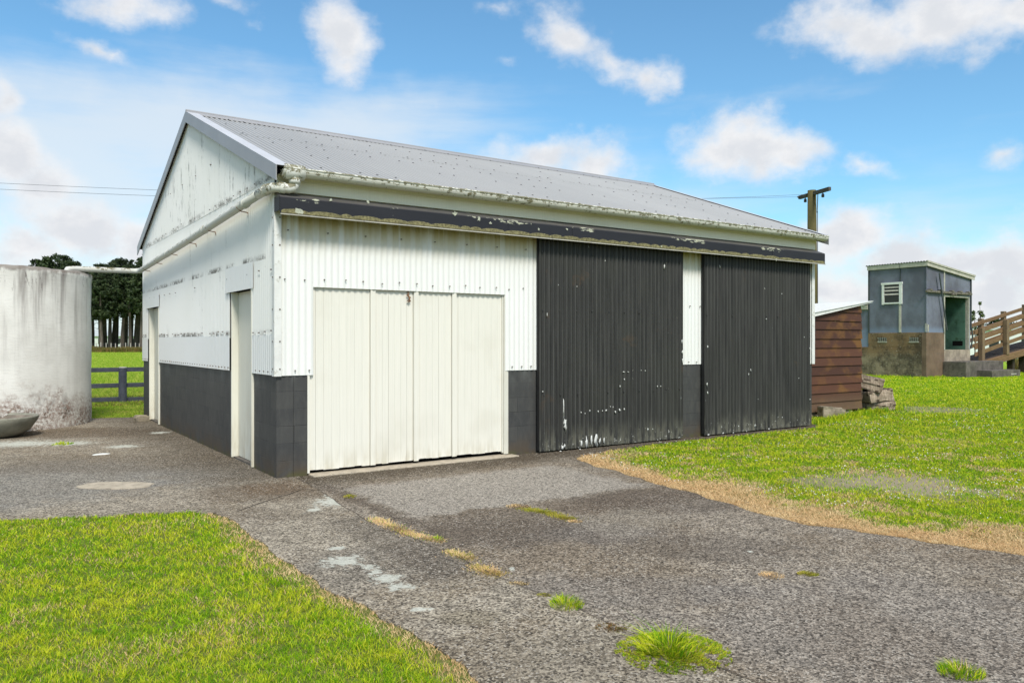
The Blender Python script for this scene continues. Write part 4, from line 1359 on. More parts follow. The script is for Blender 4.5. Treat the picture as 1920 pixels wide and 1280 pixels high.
b.hexa([(KX + .14, LY - .14, 1.8), (RX, LY - .14, 1.8), (RX, LY - .02, 1.8), (KX + .14, LY - .02, 1.8), (KX + .14, LY - .14, cz(KX) - .06), (RX, LY - .14, cz(RX) - .06), (RX, LY - .02, cz(RX) - .06), (KX + .14, LY - .02, cz(KX) - .06)])
b.box(RX - .12, RX, KY + .14, LY - .14, 1.14, cz(RX) - .06)
b.build('rear_wall', M['blue'], cow)
# interior seen through the doorway
b = MB(); b.box(KX + .2, RX - .12, KY + 1.5, KY + 1.6, 1.1, 4.2); b.box(RX - .20, RX - .125, KY + .15, KY + 1.5, 1.1, 4.2); b.box(KX + .2, RX - .13, KY + .6, KY + 1.5, 1.08, 1.15)
b.build('inner_wall', M['green'], cow)
vy0, vz0 = onX(1786, 648, RX - .2); vy1, vz1 = onX(1805, 639, RX - .2)
b = MB(); b.box(RX - .203, RX - .19, min(vy0, vy1), max(vy0, vy1), vz0, vz1); b.build('inner_vent', M['void'], cow)
# doorway trim
b = MB(); b.box(D0 - .05, D0 + .02, KY - .012, KY + .02, 1.16, cz(D0) - .12); b.box(D1x, D1x + .06, KY - .004, KY + .14, 1.15, 3.46); b.box(D0 + .02, D1x + .06, KY - .008, KY + .02, 3.40, 3.47)
b.build('door_trim', M['batten'], cow)
b = MB(); b.box(RX - .01, RX + .06, KY - .02, KY + .05, 2.0, cz(RX) - .1); b.tube([(RX + .02, KY - .03, 2.1), (RX + .03, KY - .06, 1.7), (RX - .02, KY - .03, 1.2)], .03, 8)
b.build('corner_post', M['darkbar'], cow)
# sliding rail and leaning bar
b = MB()
b.box(KX - .14, RX - .06, KY - .10, KY - .03, 3.53, 3.62)
for t in (0.12, .95, 1.9, 2.6, 3.3): b.box(KX + t, KX + t + .16, KY - .12, KY + .02, 3.60, 3.68)
for t in (1.9, 2.1): b.tube([(KX + t, KY - .11, 3.50), (KX + t + .1, KY - .11, 3.50)], .05, 8)
b.build('door_rail', M['trough'], cow, bevel=.008)
b = MB(); b.bar((KX + .78, KY - .13, 4.36), (KX + 1.40, KY - .13, 1.98), .03, .075); b.build('iron_bar', M['darkbar'], cow)
# joints and battens on the left face
b = MB(); b.box(KX - .004, KX + .019, 9.57, 9.60, 3.95, 4.60); b.build('panel_joint', M['darkbar'], cow)
b = MB(); b.box(KX - .014, KX + .019, 9.55, 9.64, BZ + .01, 3.12); b.build('batten', M['batten'], cow)
b = MB(); b.box(KX - .012, KX + .06, KY - .012, KY + .016, BZ, 4.6); b.build('corner_batten', M['blue'], cow)
b = MB(); b.box(KX - .01, KX + .02, LY - .06, LY + .0, BZ - .0, 4.62); b.build('corner_batten', M['darkbar'], cow)
# window: louvres in a white frame
w0, w1, wz0, wz1 = 9.54, 10.39, 3.13, 3.94
b = MB()
b.box(KX - .035, KX + .018, w0 - .04, w0 + .08, wz0 - .04, wz1); b.box(KX - .035, KX + .018, w1 - .10, w1, wz0 - .04, wz1)
b.box(KX - .042, KX + .018, w0 - .06, w1 + .03, wz1 + .001, wz1 + .09); b.box(KX - .034, KX + .018, w0 + .08, w1 - .10, wz0 - .02, wz0 + .04)
win = b.build('window', M['white'], cow)
b = MB(); b.box(KX + .002, KX + .019, w0 + .08, w1 - .10, wz0 + .04, wz1); b.build('pane', M['glass'], win)
for z in (3.52, 3.68, 3.82):
    b = MB(); b.hexa([(KX - .030, w0 + .085, z - .03), (KX - .022, w0 + .085, z - .03), (KX - .022, w1 - .105, z - .03), (KX - .030, w1 - .105, z - .03), (KX - .008, w0 + .085, z + .03), (KX - .0, w0 + .085, z + .03), (KX, w1 - .105, z + .03), (KX - .008, w1 - .105, z + .03)][:8])
    b.build('louvre', M['batten'], win)
for y0, y1 in ((10.18, 10.56), (8.80, 9.19)):
    b = MB(); b.box(KX - .003, KX + .02, y0, y1, 1.49, 1.68); ve = b.build('vent', M['void'], cow)
    b = MB()
    for q in range(5): b.box(KX - .010, KX - .004, y0 + .03 + q * (y1 - y0 - .06) / 4 - .006, y0 + .03 + q * (y1 - y0 - .06) / 4 + .006, 1.49, 1.68)
    for q in range(3): b.box(KX - .0095, KX - .0045, y0, y1, 1.52 + q * .06, 1.53 + q * .06)
    b.box(KX - .02, KX - .003, y0 - .02, y1 + .02, 1.455, 1.489)
    b.build('vent_grille', M['batten'], ve)
# fascias and roof
b = MB()
for ya, yb in ((KY - .04, 9.58), (9.60, LY + .02)): b.box(KX - .05, KX - .02, ya, yb, 4.62, 4.80)
b.build('left_fascia', M['batten'], cow)
b = MB()
b.hexa([(KX - .05, KY - .07, cz(KX) - .17), (RX + .22, KY - .07, cz(RX + .22) - .17), (RX + .22, KY - .04, cz(RX + .22) - .17), (KX - .05, KY - .04, cz(KX) - .17), (KX - .05, KY - .07, cz(KX) - .03), (RX + .22, KY - .07, cz(RX + .22) - .03), (RX + .22, KY - .04, cz(RX + .22) - .03), (KX - .05, KY - .04, cz(KX) - .03)])
b.hexa([(KX - .06, KY - .10, cz(KX) - .02), (RX + .25, KY - .10, cz(RX + .25) - .02), (RX + .25, KY - .05, cz(RX + .25) - .02), (KX - .06, KY - .05, cz(KX) - .02), (KX - .06, KY - .10, cz(KX) + .05), (RX + .25, KY - .10, cz(RX + .25) + .05), (RX + .25, KY - .05, cz(RX + .25) + .05), (KX - .06, KY - .05, cz(KX) + .05)])
b.build('front_fascia', M['batten'], cow)
b = MB(); ss = math.sqrt(1 + .108 ** 2)
b.corr((KX - .08, KY - .06, 4.825), UY, Vector((1, 0, -.108)) / ss, Vector((.108, 0, 1)) / ss, 2.72, 0, 4.05, pitch=.12, amp=.02, rows=1)
b.build('roof', M['darkroof'], cow, smooth=True)
b = MB(); b.box(KX + .15, RX - .13, KY + .15, LY - .15, 4.05, 4.06); b.build('ceiling', M['void'], cow)
# low wing running back from the tower
b = MB(); b.box(KX + .03, KX + .14, LY, LY + 5.0, 1.26, 2.93); b.box(KX + .14, KX + 3.5, LY + 4.9, LY + 5.0, 0, 2.93); b.build('wing_wall', M['blue'], cow)
b = MB(); b.box(KX - .05, KX + .02, LY + .01, LY + 5.1, 2.91, 3.10); b.build('wing_fascia', M['batten'], cow)
b = MB(); b.box(KX - .10, KX + 3.6, LY + .01, LY + 5.15, 3.14, 3.18); b.box(KX - .03, KX + 3.5, LY + .01, LY + 5.1, 3.10, 3.14, 0); b.build('wing_roof', M['darkroof'], cow)
# steps and platform
b = MB()
b.box(KX + 1.30, KX + 4.6, KY - .95, KY - .01, -.05, .66)
b.build('platform', M['stepconc'], cow, bevel=.015)
b = MB(); b.box(KX + 2.2, KX + 4.75, KY - 1.55, KY - .96, -.05, .29); b.box(KX + 3.9, KX + 4.4, KY - 1.553, KY - 1.550, .10, .135, 1)
b.build('step', [M['stepconc'], M['batten']], cow, bevel=.012)
b = MB(); b.box(KX - .01, KX + .03, KY - .02, KY + .05, 1.90, 2.25); b.box(KX + .12, KX + .18, KY - .01, KY + .018, 1.90, 2.2); b.build('downpipe_stub', M['batten'], cow)

# ------------------------------------------------------------------ loading ramp
ramp = thing('loading_ramp', (34, KY - .2, 0), 'brown timber loading ramp with plank rails climbing right from cowshed', 'ramp')
SLP = .172
PX = [33.98, 36.30, 38.6, 40.9]


def rz_(x): return (x - 33.98) * SLP


for side, yy in ((0, KY - .2), (1, KY + 1.15)):
    for x in PX:
        xx = x + (0 if side == 0 else .55)
        b = MB(); b.box(xx - .13, xx + .11, yy - .09, yy + .09, rz_(xx) + .50, rz_(xx) + 2.10)
        b.build('post', M['post'], ramp, bevel=.015)
    for r_, (o1) in enumerate((.88, 1.20, 1.52, 1.86)):
        for seg_ in ((33.6, 36.3), (36.3, 40.9)):
            yb_ = yy + (.10 if side == 0 else -.13)
            a0, a1 = seg_
            dz = random.uniform(-.015, .015)
            b = MB(); b.hexa([(a0, yb_, rz_(a0) + o1 + dz), (a1, yb_, rz_(a1) + o1 + dz), (a1, yb_ + .05, rz_(a1) + o1 + dz), (a0, yb_ + .05, rz_(a0) + o1 + dz), (a0, yb_, rz_(a0) + o1 + .17 + dz), (a1, yb_, rz_(a1) + o1 + .17 + dz), (a1, yb_ + .05, rz_(a1) + o1 + .17 + dz), (a0, yb_ + .05, rz_(a0) + o1 + .17 + dz)])
            b.build('rail', M['rail'], ramp, bevel=.006)


def rbox(mb, a0, a1, y0, y1, lo, hi, mi=0, sl_=.125):
    q = lambda x: (x - 33.98) * sl_
    mb.hexa([(a0, y0, q(a0) + lo), (a1, y0, q(a1) + lo), (a1, y1, q(a1) + lo), (a0, y1, q(a0) + lo), (a0, y0, q(a0) + hi), (a1, y0, q(a1) + hi), (a1, y1, q(a1) + hi), (a0, y1, q(a0) + hi)], mi)


b = MB(); rbox(b, 34.35, 41.2, KY - .26, KY - .10, .33, .62, sl_=.125); b.build('side_beam', M['rail'], ramp, bevel=.01)
b = MB(); rbox(b, 34.0, 41.2, KY - .08, KY + 1.2, .50, .60); b.build('deck', M['under'], ramp)
b = MB(); rbox(b, 33.9, 41.2, KY + .1, KY + .3, .20, .49); rbox(b, 33.9, 41.2, KY + .9, KY + 1.1, .20, .49); b.build('bearer', M['under'], ramp)
for x in (37.4, 38.6, 40.6):
    b = MB(); b.box(x - .12, x + .12, KY - .05, KY + .2, -.1, rz_(x) + .30); b.build('stilt', M['under'], ramp)

# ------------------------------------------------------------------ power pole and wires
PB = at(1523, 640, 24.0)
pole = thing('power_pole', (PB[0], PB[1], 0), 'mossy wooden power pole with crooked crossarm behind the garage', 'power pole')
b = MB(); b.tube([(PB[0], PB[1], -.2), (PB[0] - .0, PB[1], 3.0), (PB[0] - .02, PB[1], 6.14)], [.165, .15, .125], 18); b.build('pole_shaft', M['pole'], pole, smooth=True)
A1, A2 = Vector((18.69, 6.708, 6.03)), Vector((18.175, 5.304, 6.03))
ctr = (A1 + A2) / 2
dd = (A2 - A1).normalized()
sh = Vector((PB[0] - .02, PB[1], 6.03)) + Vector((0.15, -.02, 0)) - ctr
off_ = dd.cross(Vector((0, 0, 1))).normalized() * .16
A1 = A1; A2 = A2
b = MB(); b.bar(A1, A2, .09, .11); b.build('crossarm', M['arm'], pole, bevel=.006)
for t, s_ in ((.20, 1), (.78, 1)):
    q = A1.lerp(A2, t)
    b = MB(); b.tube([(q.x, q.y, q.z - .05), (q.x, q.y, q.z - .10)], .012, 6); b.tube([(q.x, q.y, q.z - .09), (q.x, q.y, q.z - .12), (q.x, q.y, q.z - .19), (q.x, q.y, q.z - .20)], [.03, .045, .045, .03], 10)
    b.build('insulator', M['insul'], pole, smooth=True)
for t in (.02, .30):
    q = A1.lerp(A2, t)
    b = MB(); b.tube([(q.x - .04, q.y, q.z), (q.x - .14, q.y - .02, q.z)], [.035, .025], 8); b.build('insulator', M['insul'], pole, smooth=True)
b = MB(); q = A1.lerp(A2, .62); b.tube([(q.x, q.y, q.z - .06), (PB[0] + .10, PB[1] - .10, 5.45)], .012, 6); b.build('arm_brace', M['insul'], pole)
b = MB(); b.tube([(PB[0] + .09, PB[1] - .12, 5.5), (PB[0] + .125, PB[1] - .10, 3), (PB[0] + .13, PB[1] - .11, .0)], .010, 6); b.build('earth_cable', M['insul'], pole)
for t, lab in ((.02, 'upper thin power line crossing the sky behind the roof'), (.30, 'lower thin power line crossing the sky behind the roof')):
    q = A1.lerp(A2, t)
    # runs almost square to the crossarm
    dirw = Vector((-.97 * math.cos(YAW) - .24 * math.sin(YAW), .97 * math.sin(YAW) - .24 * math.cos(YAW), 0))
    if t > .1: dz0 = -.0
    b = MB(); pts_ = []
    for k in range(41):
        L = 40 * k / 40
        p = q + Vector((-.14, -.02, 0)) + dirw * L
        zf = .00164 if t < .1 else .0022
        pts_.append((p.x, p.y, q.z - zf * L * (40 - L)))
    b.tube(pts_, .0045, 5)
    o = b.build('power_line', M['wire'])
    rebase(o, (q.x, q.y, 0))
    tag(o, lab, 'power line', 'power lines running left from the pole')

# ------------------------------------------------------------------ pines


def pine_proto(seed, H):
    rs = np.random.default_rng(seed)
    bark, crown = MB(), MB()
    lean = rs.uniform(-.02, .02, 2)
    r0 = rs.uniform(.26, .44)
    pts_, rr = [], []
    for k in range(8):
        z = H * .9 * k / 7
        pts_.append((lean[0] * z + .12 * math.sin(z * .4 + seed), lean[1] * z, z - .3))
        rr.append(r0 * (1 - .75 * (k / 7) ** .8))
    bark.tube(pts_, rr, 8)
    for k in range(9):
        z = rs.uniform(3.0, H * .7)
        t = rs.uniform(0, 6.28); L = rs.uniform(.5, 1.6)
        bark.tube([(lean[0] * z, 0, z), (lean[0] * z + math.cos(t) * L, math.sin(t) * L, z + L * .3)], [.05, .015], 5)
    # crown: limbs carrying clumps of needle sprays
    z0 = H * rs.uniform(.42, .50)
    V, Fc = [], []
    ncl = 120
    for c in range(ncl):
        f = rs.random() ** .85
        z = z0 + (H - z0) * f
        rmax = 2.7 * math.sin(math.pi * min(1, .22 + .78 * (1 - f)) * .62) * rs.uniform(.75, 1.1)
        rr_ = rmax * rs.random() ** .5
        t = rs.uniform(0, 6.283)
        cc = np.array([lean[0] * z + rr_ * math.cos(t), rr_ * math.sin(t), z])
        cs = rs.uniform(.45, .85) * (1 - .35 * f)
        for q in range(38):
            d = rs.normal(size=3); d /= np.linalg.norm(d)
            p = cc + d * cs * rs.random() ** .4 * np.array([1, 1, .6])
            a = rs.normal(size=3); a /= np.linalg.norm(a)
            bb = np.cross(a, d); bb /= (np.linalg.norm(bb) + 1e-6)
            s_ = rs.uniform(.10, .28)
            n = len(V)
            V += [tuple(p - a * s_), tuple(p + bb * s_ * .45), tuple(p + a * s_), tuple(p - bb * s_ * .45)]
            Fc.append((n, n + 1, n + 2, n + 3))
    crown.add(V, Fc)
    return bark, crown


protos = []
for s_ in range(5):
    protos.append((pine_proto(100 + s_, [12.6, 13.2, 11.8, 13.6, 12.2][s_])))
meshes = []


def copy_thing(root):
    r = root.copy(); COL.objects.link(r)
    for ch in root.children:
        c = ch.copy(); COL.objects.link(c); c.parent = r
    return r


spots = []
rs = np.random.default_rng(5)
for row, (dep, step, ph) in enumerate(((113, 19, 0), (117, 17, 9), (123, 19, 4), (127, 21, 12))):
    px = 74 + ph
    while px < 330:
        if not (146 < px < 164) and not (px < 165 and row >= 2):
            spots.append((px + rs.uniform(-5, 5), dep + rs.uniform(-1.5, 1.5)))
        px += step
used = {}
for i, (px, dep) in enumerate(spots):
    k = int(rs.integers(0, 5))
    x, y, _ = at(px, 640, dep)
    lab = 'tall dark pine in the shelter belt beyond the bright field'
    if k not in used:
        t = thing('pine_tree', (0, 0, 0), lab, 'tree', 'pines of the far shelter belt')
        protos[k][0].build('trunk', M['bark'], t, smooth=True)
        protos[k][1].build('crown', M['needles'], t)
        used[k] = t
    else:
        t = copy_thing(used[k])
    t.location = (x, y, 0)
    t.rotation_euler = (0, 0, rs.uniform(0, 6.28))
    dip = 1.0 - .10 * math.exp(-((px - 160) / 16.0) ** 2) - (.07 if 160 < px < 215 else 0) + (.055 if px < 145 else 0) + (.05 if px > 235 else 0)
    sz = dip * rs.uniform(.94, 1.05) * (dep / 115)
    t.scale = (sz * .95, sz * .95, sz)

# long pale farmhouse beyond the pines, seen between the trunks
hx, hy, _ = at(225, 640, 165)
house = thing('farmhouse', (hx, hy, 0), 'long pale farmhouse glimpsed between the far pine trunks', 'house')
c_, s_ = math.cos(-YAW), math.sin(-YAW)


def hp_(u, v, z): return (hx + u * c_ - v * s_, hy + u * s_ + v * c_, z)


b = MB(); b.hexa([hp_(-9, -3, 0), hp_(9, -3, 0), hp_(9, 3, 0), hp_(-9, 3, 0), hp_(-9, -3, 2.6), hp_(9, -3, 2.6), hp_(9, 3, 2.6), hp_(-9, 3, 2.6)]); b.build('wall', M['far_white'], house)
b = MB(); b.add([hp_(-9.4, -3.4, 2.6), hp_(9.4, -3.4, 2.6), hp_(9.4, 3.4, 2.6), hp_(-9.4, 3.4, 2.6), hp_(-7, 0, 3.9), hp_(7, 0, 3.9)], [(0, 1, 5, 4), (1, 2, 5), (2, 3, 4, 5), (3, 0, 4), (0, 3, 2, 1)]); b.build('roof', M['far_roof'], house)
for u in (-6.5, -3, .5, 4, 7):
    b = MB(); b.hexa([hp_(u, -3.05, 1.0), hp_(u + 1.2, -3.05, 1.0), hp_(u + 1.2, -3.0, 1.0), hp_(u, -3.0, 1.0), hp_(u, -3.05, 2.1), hp_(u + 1.2, -3.05, 2.1), hp_(u + 1.2, -3.0, 2.1), hp_(u, -3.0, 2.1)]); b.build('window', M['glass'], house)
# far stock fence in front of the pines
fx, fy, _ = at(225, 640, 111.5)
sf = thing('stock_fence', (fx, fy, 0), 'far pale stock fence posts in front of the pines', 'fence')
for k in range(13):
    x, y, _ = at(172 + k * 9 + random.uniform(-1, 1), 640, 111.5)
    b = MB(); b.box(x - .05, x + .05, y - .05, y + .05, 0, 1.32 + random.uniform(-.1, .08)); b.build('post', M['batten'], sf)
b = MB()
for z in (.8, 1.1): 
    p, q = at(160, 640, 111.5), at(300, 640, 111.5); b.tube([(p[0], p[1], z), (q[0], q[1], z)], .01, 4)
b.build('wire', M['wire'], sf)

# ------------------------------------------------------------------ right distance
wx, wy, _ = at(1880, 640, 58)
ws = thing('milking_shed', (wx, wy, 0), 'long low white shed beyond the timber ramp', 'shed')


def wp_(u, v, z): return (wx + u * c_ - v * s_, wy + u * s_ + v * c_, z)


b = MB(); b.hexa([wp_(-3.0, 0, 0), wp_(12, 0, 0), wp_(12, 4, 0), wp_(-3.0, 4, 0), wp_(-3.0, 0, 2.35), wp_(12, 0, 2.35), wp_(12, 4, 2.35), wp_(-3.0, 4, 2.35)]); b.build('wall', M['far_white'], ws)
b = MB(); b.hexa([wp_(-3.2, -.2, 2.352), wp_(12.2, -.2, 2.352), wp_(12.2, 4.2, 2.6), wp_(-3.2, 4.2, 2.6), wp_(-3.2, -.2, 2.55), wp_(12.2, -.2, 2.55), wp_(12.2, 4.2, 2.8), wp_(-3.2, 4.2, 2.8)]); b.build('roof', M['far_roof'], ws)
for u in (-1.0, 1.4, 4, 7):
    b = MB(); b.hexa([wp_(u, -.04, .9), wp_(u + .7, -.04, .9), wp_(u + .7, -.002, .9), wp_(u, -.002, .9), wp_(u, -.04, 1.7), wp_(u + .7, -.04, 1.7), wp_(u + .7, -.002, 1.7), wp_(u, -.002, 1.7)]); b.build('window', M['glass'], ws)


def leafy(name, base, H, blobs, label, cat, leaf, n, mat, stems, group=None, trunk_r=.06):
    t = thing(name, base, label, cat, group)
    b = MB()
    for pts_ in stems:
        P = [(base[0] + p[0], base[1] + p[1], base[2] + p[2]) for p in pts_]
        b.tube(P, [trunk_r * (1 - .7 * k / (len(P) - 1)) for k in range(len(P))], 6)
    b.build('trunk', M['bark'], t)
    rs_ = np.random.default_rng(len(label))
    V, Fc = [], []
    for (bx, by, bz, br, bh) in blobs:
        for q in range(n):
            d = rs_.normal(size=3); d /= np.linalg.norm(d)
            p = np.array([base[0] + bx, base[1] + by, base[2] + bz]) + d * np.array([br, br, bh]) * rs_.random() ** .45
            a = rs_.normal(size=3); a /= np.linalg.norm(a)
            bb = np.cross(a, d); bb /= (np.linalg.norm(bb) + 1e-6)
            s = leaf * rs_.uniform(.6, 1.3)
            k = len(V)
            V += [tuple(p - a * s), tuple(p + bb * s * .55), tuple(p + a * s), tuple(p - bb * s * .55)]
            Fc.append((k, k + 1, k + 2, k + 3))
    c = MB(); c.add(V, Fc); c.build('crown', mat, t)
    return t


cx_, sx_ = math.cos(YAW), -math.sin(YAW)
bs = at(1828, 640, 46); bs = (bs[0], bs[1], 0)
leafy('sapling', bs, 3.5, [(0, 0, 2.2, .35, .45), (.3, 0, 1.9, .3, .3), (-.05, .1, 2.9, .16, .25), (.05, .1, 3.2, .08, .12), (.4, -.2, 2.3, .3, .3)], 'thin sparse sapling beside the right edge of the cowshed', 'sapling', .07, 70, M['leaves'], [[(0, 0, 0), (.02, 0, 2), (0, .05, 3.3)], [(0, 0, 1.2), (.3, 0, 2.2)]], trunk_r=.04)
bs = at(1840, 640, 46); bs = (bs[0], bs[1], 0)
leafy('sapling', bs, 3.9, [(0, 0, 2.5, .4, .4), (0, .05, 3.2, .2, .14), (.05, .1, 3.75, .09, .1), (.1, 0, 3.0, .16, .1), (-.2, 0, 2.2, .4, .4)], 'taller spindly sapling between the cowshed and the ramp', 'sapling', .07, 70, M['leaves'], [[(0, 0, 0), (.02, 0, 2), (0, .1, 3.8)]], trunk_r=.04)
bs = at(1868, 640, 92); bs = (bs[0], bs[1], 0)
leafy('macrocarpa_tree', bs, 4.4, [(cx_ * u, sx_ * u, z, r, h) for u, z, r, h in ((-.9, 3.2, .9, .45), (0, 3.5, 1.2, .55), (.8, 3.9, .9, .35), (-.3, 4.0, .8, .3), (1.6, 3.4, 1.0, .5), (-1.6, 2.9, .7, .5), (2.6, 3.0, 1, .6))], 'flat topped dark green tree beyond the ramp rails', 'tree', .16, 190, M['needles'], [[(0, 0, 0), (0, 0, 1.8), (.3, 0, 3.4)]], trunk_r=.25)
bs = at(1925, 640, 75); bs = (bs[0], bs[1], 0)
leafy('hedge_tree', bs, 4, [(cx_ * u, sx_ * u, z, r, h) for u, z, r, h in ((-1.2, 2.6, .8, .6), (0, 2.9, 1.2, .8), (1.2, 2.8, 1.2, .9), (-.8, 1.9, .8, .8))], 'bushy green tree behind the upper end of the ramp', 'tree', .12, 220, M['leaves'], [[(0, 0, 0), (0, 0, 2.4)]], trunk_r=.15)

# ------------------------------------------------------------------ worn patches and weeds
b = MB()
pc = gp(217, 912)
ring = []
for k in range(26):
    t = 2 * math.pi * k / 26
    ex = (abs(math.cos(t)) ** .6) * math.copysign(1, math.cos(t)); ey = (abs(math.sin(t)) ** .8) * math.copysign(1, math.sin(t))
    ur, vr = .365 * ex * (1 + random.uniform(-.05, .05)), .19 * ey * (1 + random.uniform(-.08, .08))
    ring.append((pc[0] + ur * math.cos(YAW) + vr * math.sin(YAW), pc[1] - ur * math.sin(YAW) + vr * math.cos(YAW)))
b.add([(x, y, .0175) for x, y in ring] + [(x, y, .0) for x, y in ring], [tuple(range(26))[::-1]] + [(k, 26 + k, 26 + (k + 1) % 26, (k + 1) % 26) for k in range(26)])
o = b.build('drain_cover', M['slab']); rebase(o, (pc[0], pc[1], 0))
tag(o, 'worn tan oval concrete cover set in the paving left of the garage', 'drain cover')
pc = gp(190, 853)
b = MB(); b.blob((pc[0], pc[1], .012), (.11, .05, .012), 0, 3, 10, 5); o = b.build('paint_scrap', M['white']); rebase(o, (pc[0], pc[1], 0))
tag(o, 'small white scrap lying on the paving near the tank', 'scrap')


def blades(name, P, Hh, Wd, mats, mi, lean=.5, seed=1, z0=0.0, out=None):
    """one mesh of bent grass blades: P (n,2) roots"""
    r = np.random.default_rng(seed)
    n = len(P)
    th = r.uniform(0, 2 * np.pi, n)
    lt = r.uniform(0, 2 * np.pi, n)
    if out is not None:
        lt = np.arctan2(P[:, 1] - out[1], P[:, 0] - out[0]) + r.normal(0, .7, n)
    Hh = Hh * r.uniform(.55, 1.25, n)
    ln = lean * r.uniform(.2, 1.3, n) * Hh
    dx, dy = np.cos(th) * Wd / 2, np.sin(th) * Wd / 2
    lx, ly = np.cos(lt) * ln, np.sin(lt) * ln
    x, y = P[:, 0], P[:, 1]
    z = np.full(n, z0) if np.isscalar(z0) else z0
    v = np.empty((n, 5, 3), np.float32)
    v[:, 0] = np.stack([x - dx, y - dy, z], 1)
    v[:, 1] = np.stack([x + dx, y + dy, z], 1)
    v[:, 2] = np.stack([x + dx * .8 + lx * .35, y + dy * .8 + ly * .35, z + Hh * .6], 1)
    v[:, 3] = np.stack([x - dx * .8 + lx * .35, y - dy * .8 + ly * .35, z + Hh * .6], 1)
    v[:, 4] = np.stack([x + lx, y + ly, z + Hh * .95], 1)
    base = (np.arange(n) * 5)[:, None]
    quads = base + np.array([[0, 1, 2, 3]])
    tris = base + np.array([[3, 2, 4]])
    loops = np.concatenate([quads, tris], 1).reshape(-1)
    starts = np.stack([np.arange(n) * 7, np.arange(n) * 7 + 4], 1).reshape(-1)
    me = bpy.data.meshes.new(name)
    me.vertices.add(n * 5); me.vertices.foreach_set('co', v.reshape(-1))
    me.loops.add(n * 7); me.loops.foreach_set('vertex_index', loops.astype(np.int32))
    me.polygons.add(n * 2); me.polygons.foreach_set('loop_start', starts.astype(np.int32))
    for m_ in mats: me.materials.append(m_)
    me.polygons.foreach_set('material_index', np.repeat(mi, 2).astype(np.int32))
    me.update(calc_edges=True)
    o = bpy.data.objects.new(name, me)
    COL.objects.link(o)
    return o


def inside(P, poly):
    poly = np.array(poly); x, y = P[:, 0], P[:, 1]
    r = np.zeros(len(P), bool)
    j = len(poly) - 1
    for i in range(len(poly)):
        xi, yi = poly[i]; xj, yj = poly[j]
        c = ((yi > y) != (yj > y)) & (x < (xj - xi) * (y - yi) / (yj - yi + 1e-12) + xi)
        r ^= c
        j = i
    return r


def dist_line(P, line):
    d = np.full(len(P), 1e9)
    L = np.array(line)
    for i in range(len(L) - 1):
        a, b_ = L[i], L[i + 1]
        ab = b_ - a
        t = np.clip(((P - a) @ ab) / (ab @ ab + 1e-12), 0, 1)
        q = a + t[:, None] * ab
        d = np.minimum(d, np.hypot(*(P - q).T))
    return d


def vnoise(P, s, seed):
    return np.array([mnoise.noise(Vector((p[0] * s, p[1] * s, seed))) for p in P])


def camspace(n, px0, px1, d0, d1, r, power=1.0):
    """roots thinning out with distance from the yard"""
    k = (r.uniform(px0, px1, n) - 960) / F
    u = r.random(n)
    if power == 1.0: dep = d0 * (d1 / d0) ** u
    else:
        a = 1 - power
        dep = (d0 ** a + u * (d1 ** a - d0 ** a)) ** (1 / a)
    x = CAM[0] + dep * (math.sin(YAW) + k * math.cos(YAW))
    y = CAM[1] + dep * (math.cos(YAW) - k * math.sin(YAW))
    return np.stack([x, y], 1), dep


# left lawn
r = np.random.default_rng(21)
P, dep = camspace(420000, -1250, 1060, 2.6, 7.5, r, 1.0)
polyL = lawnL + [gp(1060, 1500), gp(-1400, 1500), gp(-1400, 1010)]
k = inside(P, polyL); P, dep = P[k], dep[k]
edge = lawnL
dE = dist_line(P, edge[8 * 5:])
dT = dist_line(P, edge[:8 * 6])
nz = vnoise(P, 2.2, 3.0) + .6 * vnoise(P, 7.0, 5.0)
clump = vnoise(P, 16.0, 9.0)
pst = np.clip(1.15 - dE / (.13 + .22 * np.clip(nz + .35, 0, 1.2)), 0, 1)
pst = np.maximum(pst, np.clip((nz - .12) * 1.2, 0, .45)) + .06
mi = (r.random(len(P)) < pst).astype(int)
keep = ((mi == 0) | (r.random(len(P)) < .8)) & (r.random(len(P)) < .75 + clump * .9)
H = np.where(mi == 1, .018, .026 + .010 * np.clip(nz, -.5, 1) + .018 * np.clip(clump, -.6, .7)) * np.where((dE < .35) & (dE > .12), 1.25, 1)
W = .0036 * (dep / 4.2)
o = blades('lawn_grass', P[keep], H[keep], W[keep], [G_green, G_straw], mi[keep], 1.25, 3)
tag(o, kind='stuff', label='bright green mown lawn in the left foreground with dry edge', cat='grass')

# right lawn
P, dep = camspace(520000, 1040, 2350, 5.2, 40, r, 1.15)
yard_np = yard_poly
k = ~inside(P, ap_poly) & ~inside(P, yard_poly)
fp = [(-.1, -.1), (9.9, -.1), (9.9, 8.5), (-.1, 8.5)]
k &= ~inside(P, fp) & ~inside(P, [(9.9, .93), (12.8, .93), (12.8, 3.6), (9.9, 3.6)]) & ~inside(P, [(KX, KY), (RX, KY), (RX, KY + 9), (KX, KY + 9)]) & ~inside(P, [(KX + 1.3, KY - .95), (KX + 4.6, KY - .95), (KX + 4.6, KY), (KX + 1.3, KY)]) & ~inside(P, [(KX + 2.2, KY - 1.55), (KX + 4.75, KY - 1.55), (KX + 4.75, KY - .9), (KX + 2.2, KY - .9)])
P, dep = P[k], dep[k]
dE = dist_line(P, lawnR[8 * 5:])
nz = vnoise(P, 1.1, 8.0) + .5 * vnoise(P, 4.0, 2.0)
wid = .62 + .85 * np.clip(nz + .15, -.4, 1)
pst = np.clip(1.55 - dE / wid, 0, .975)
nz2 = vnoise(P, 2.6, 31.0) + .6 * vnoise(P, 8.0, 33.0)
pst = np.maximum(pst, np.clip((nz2 * .8 + nz * .5 + .02) * 1.8, 0, .82) * np.clip(2.1 - dep / 8, 0, 1)) + .04
mi = (r.random(len(P)) < pst).astype(int)
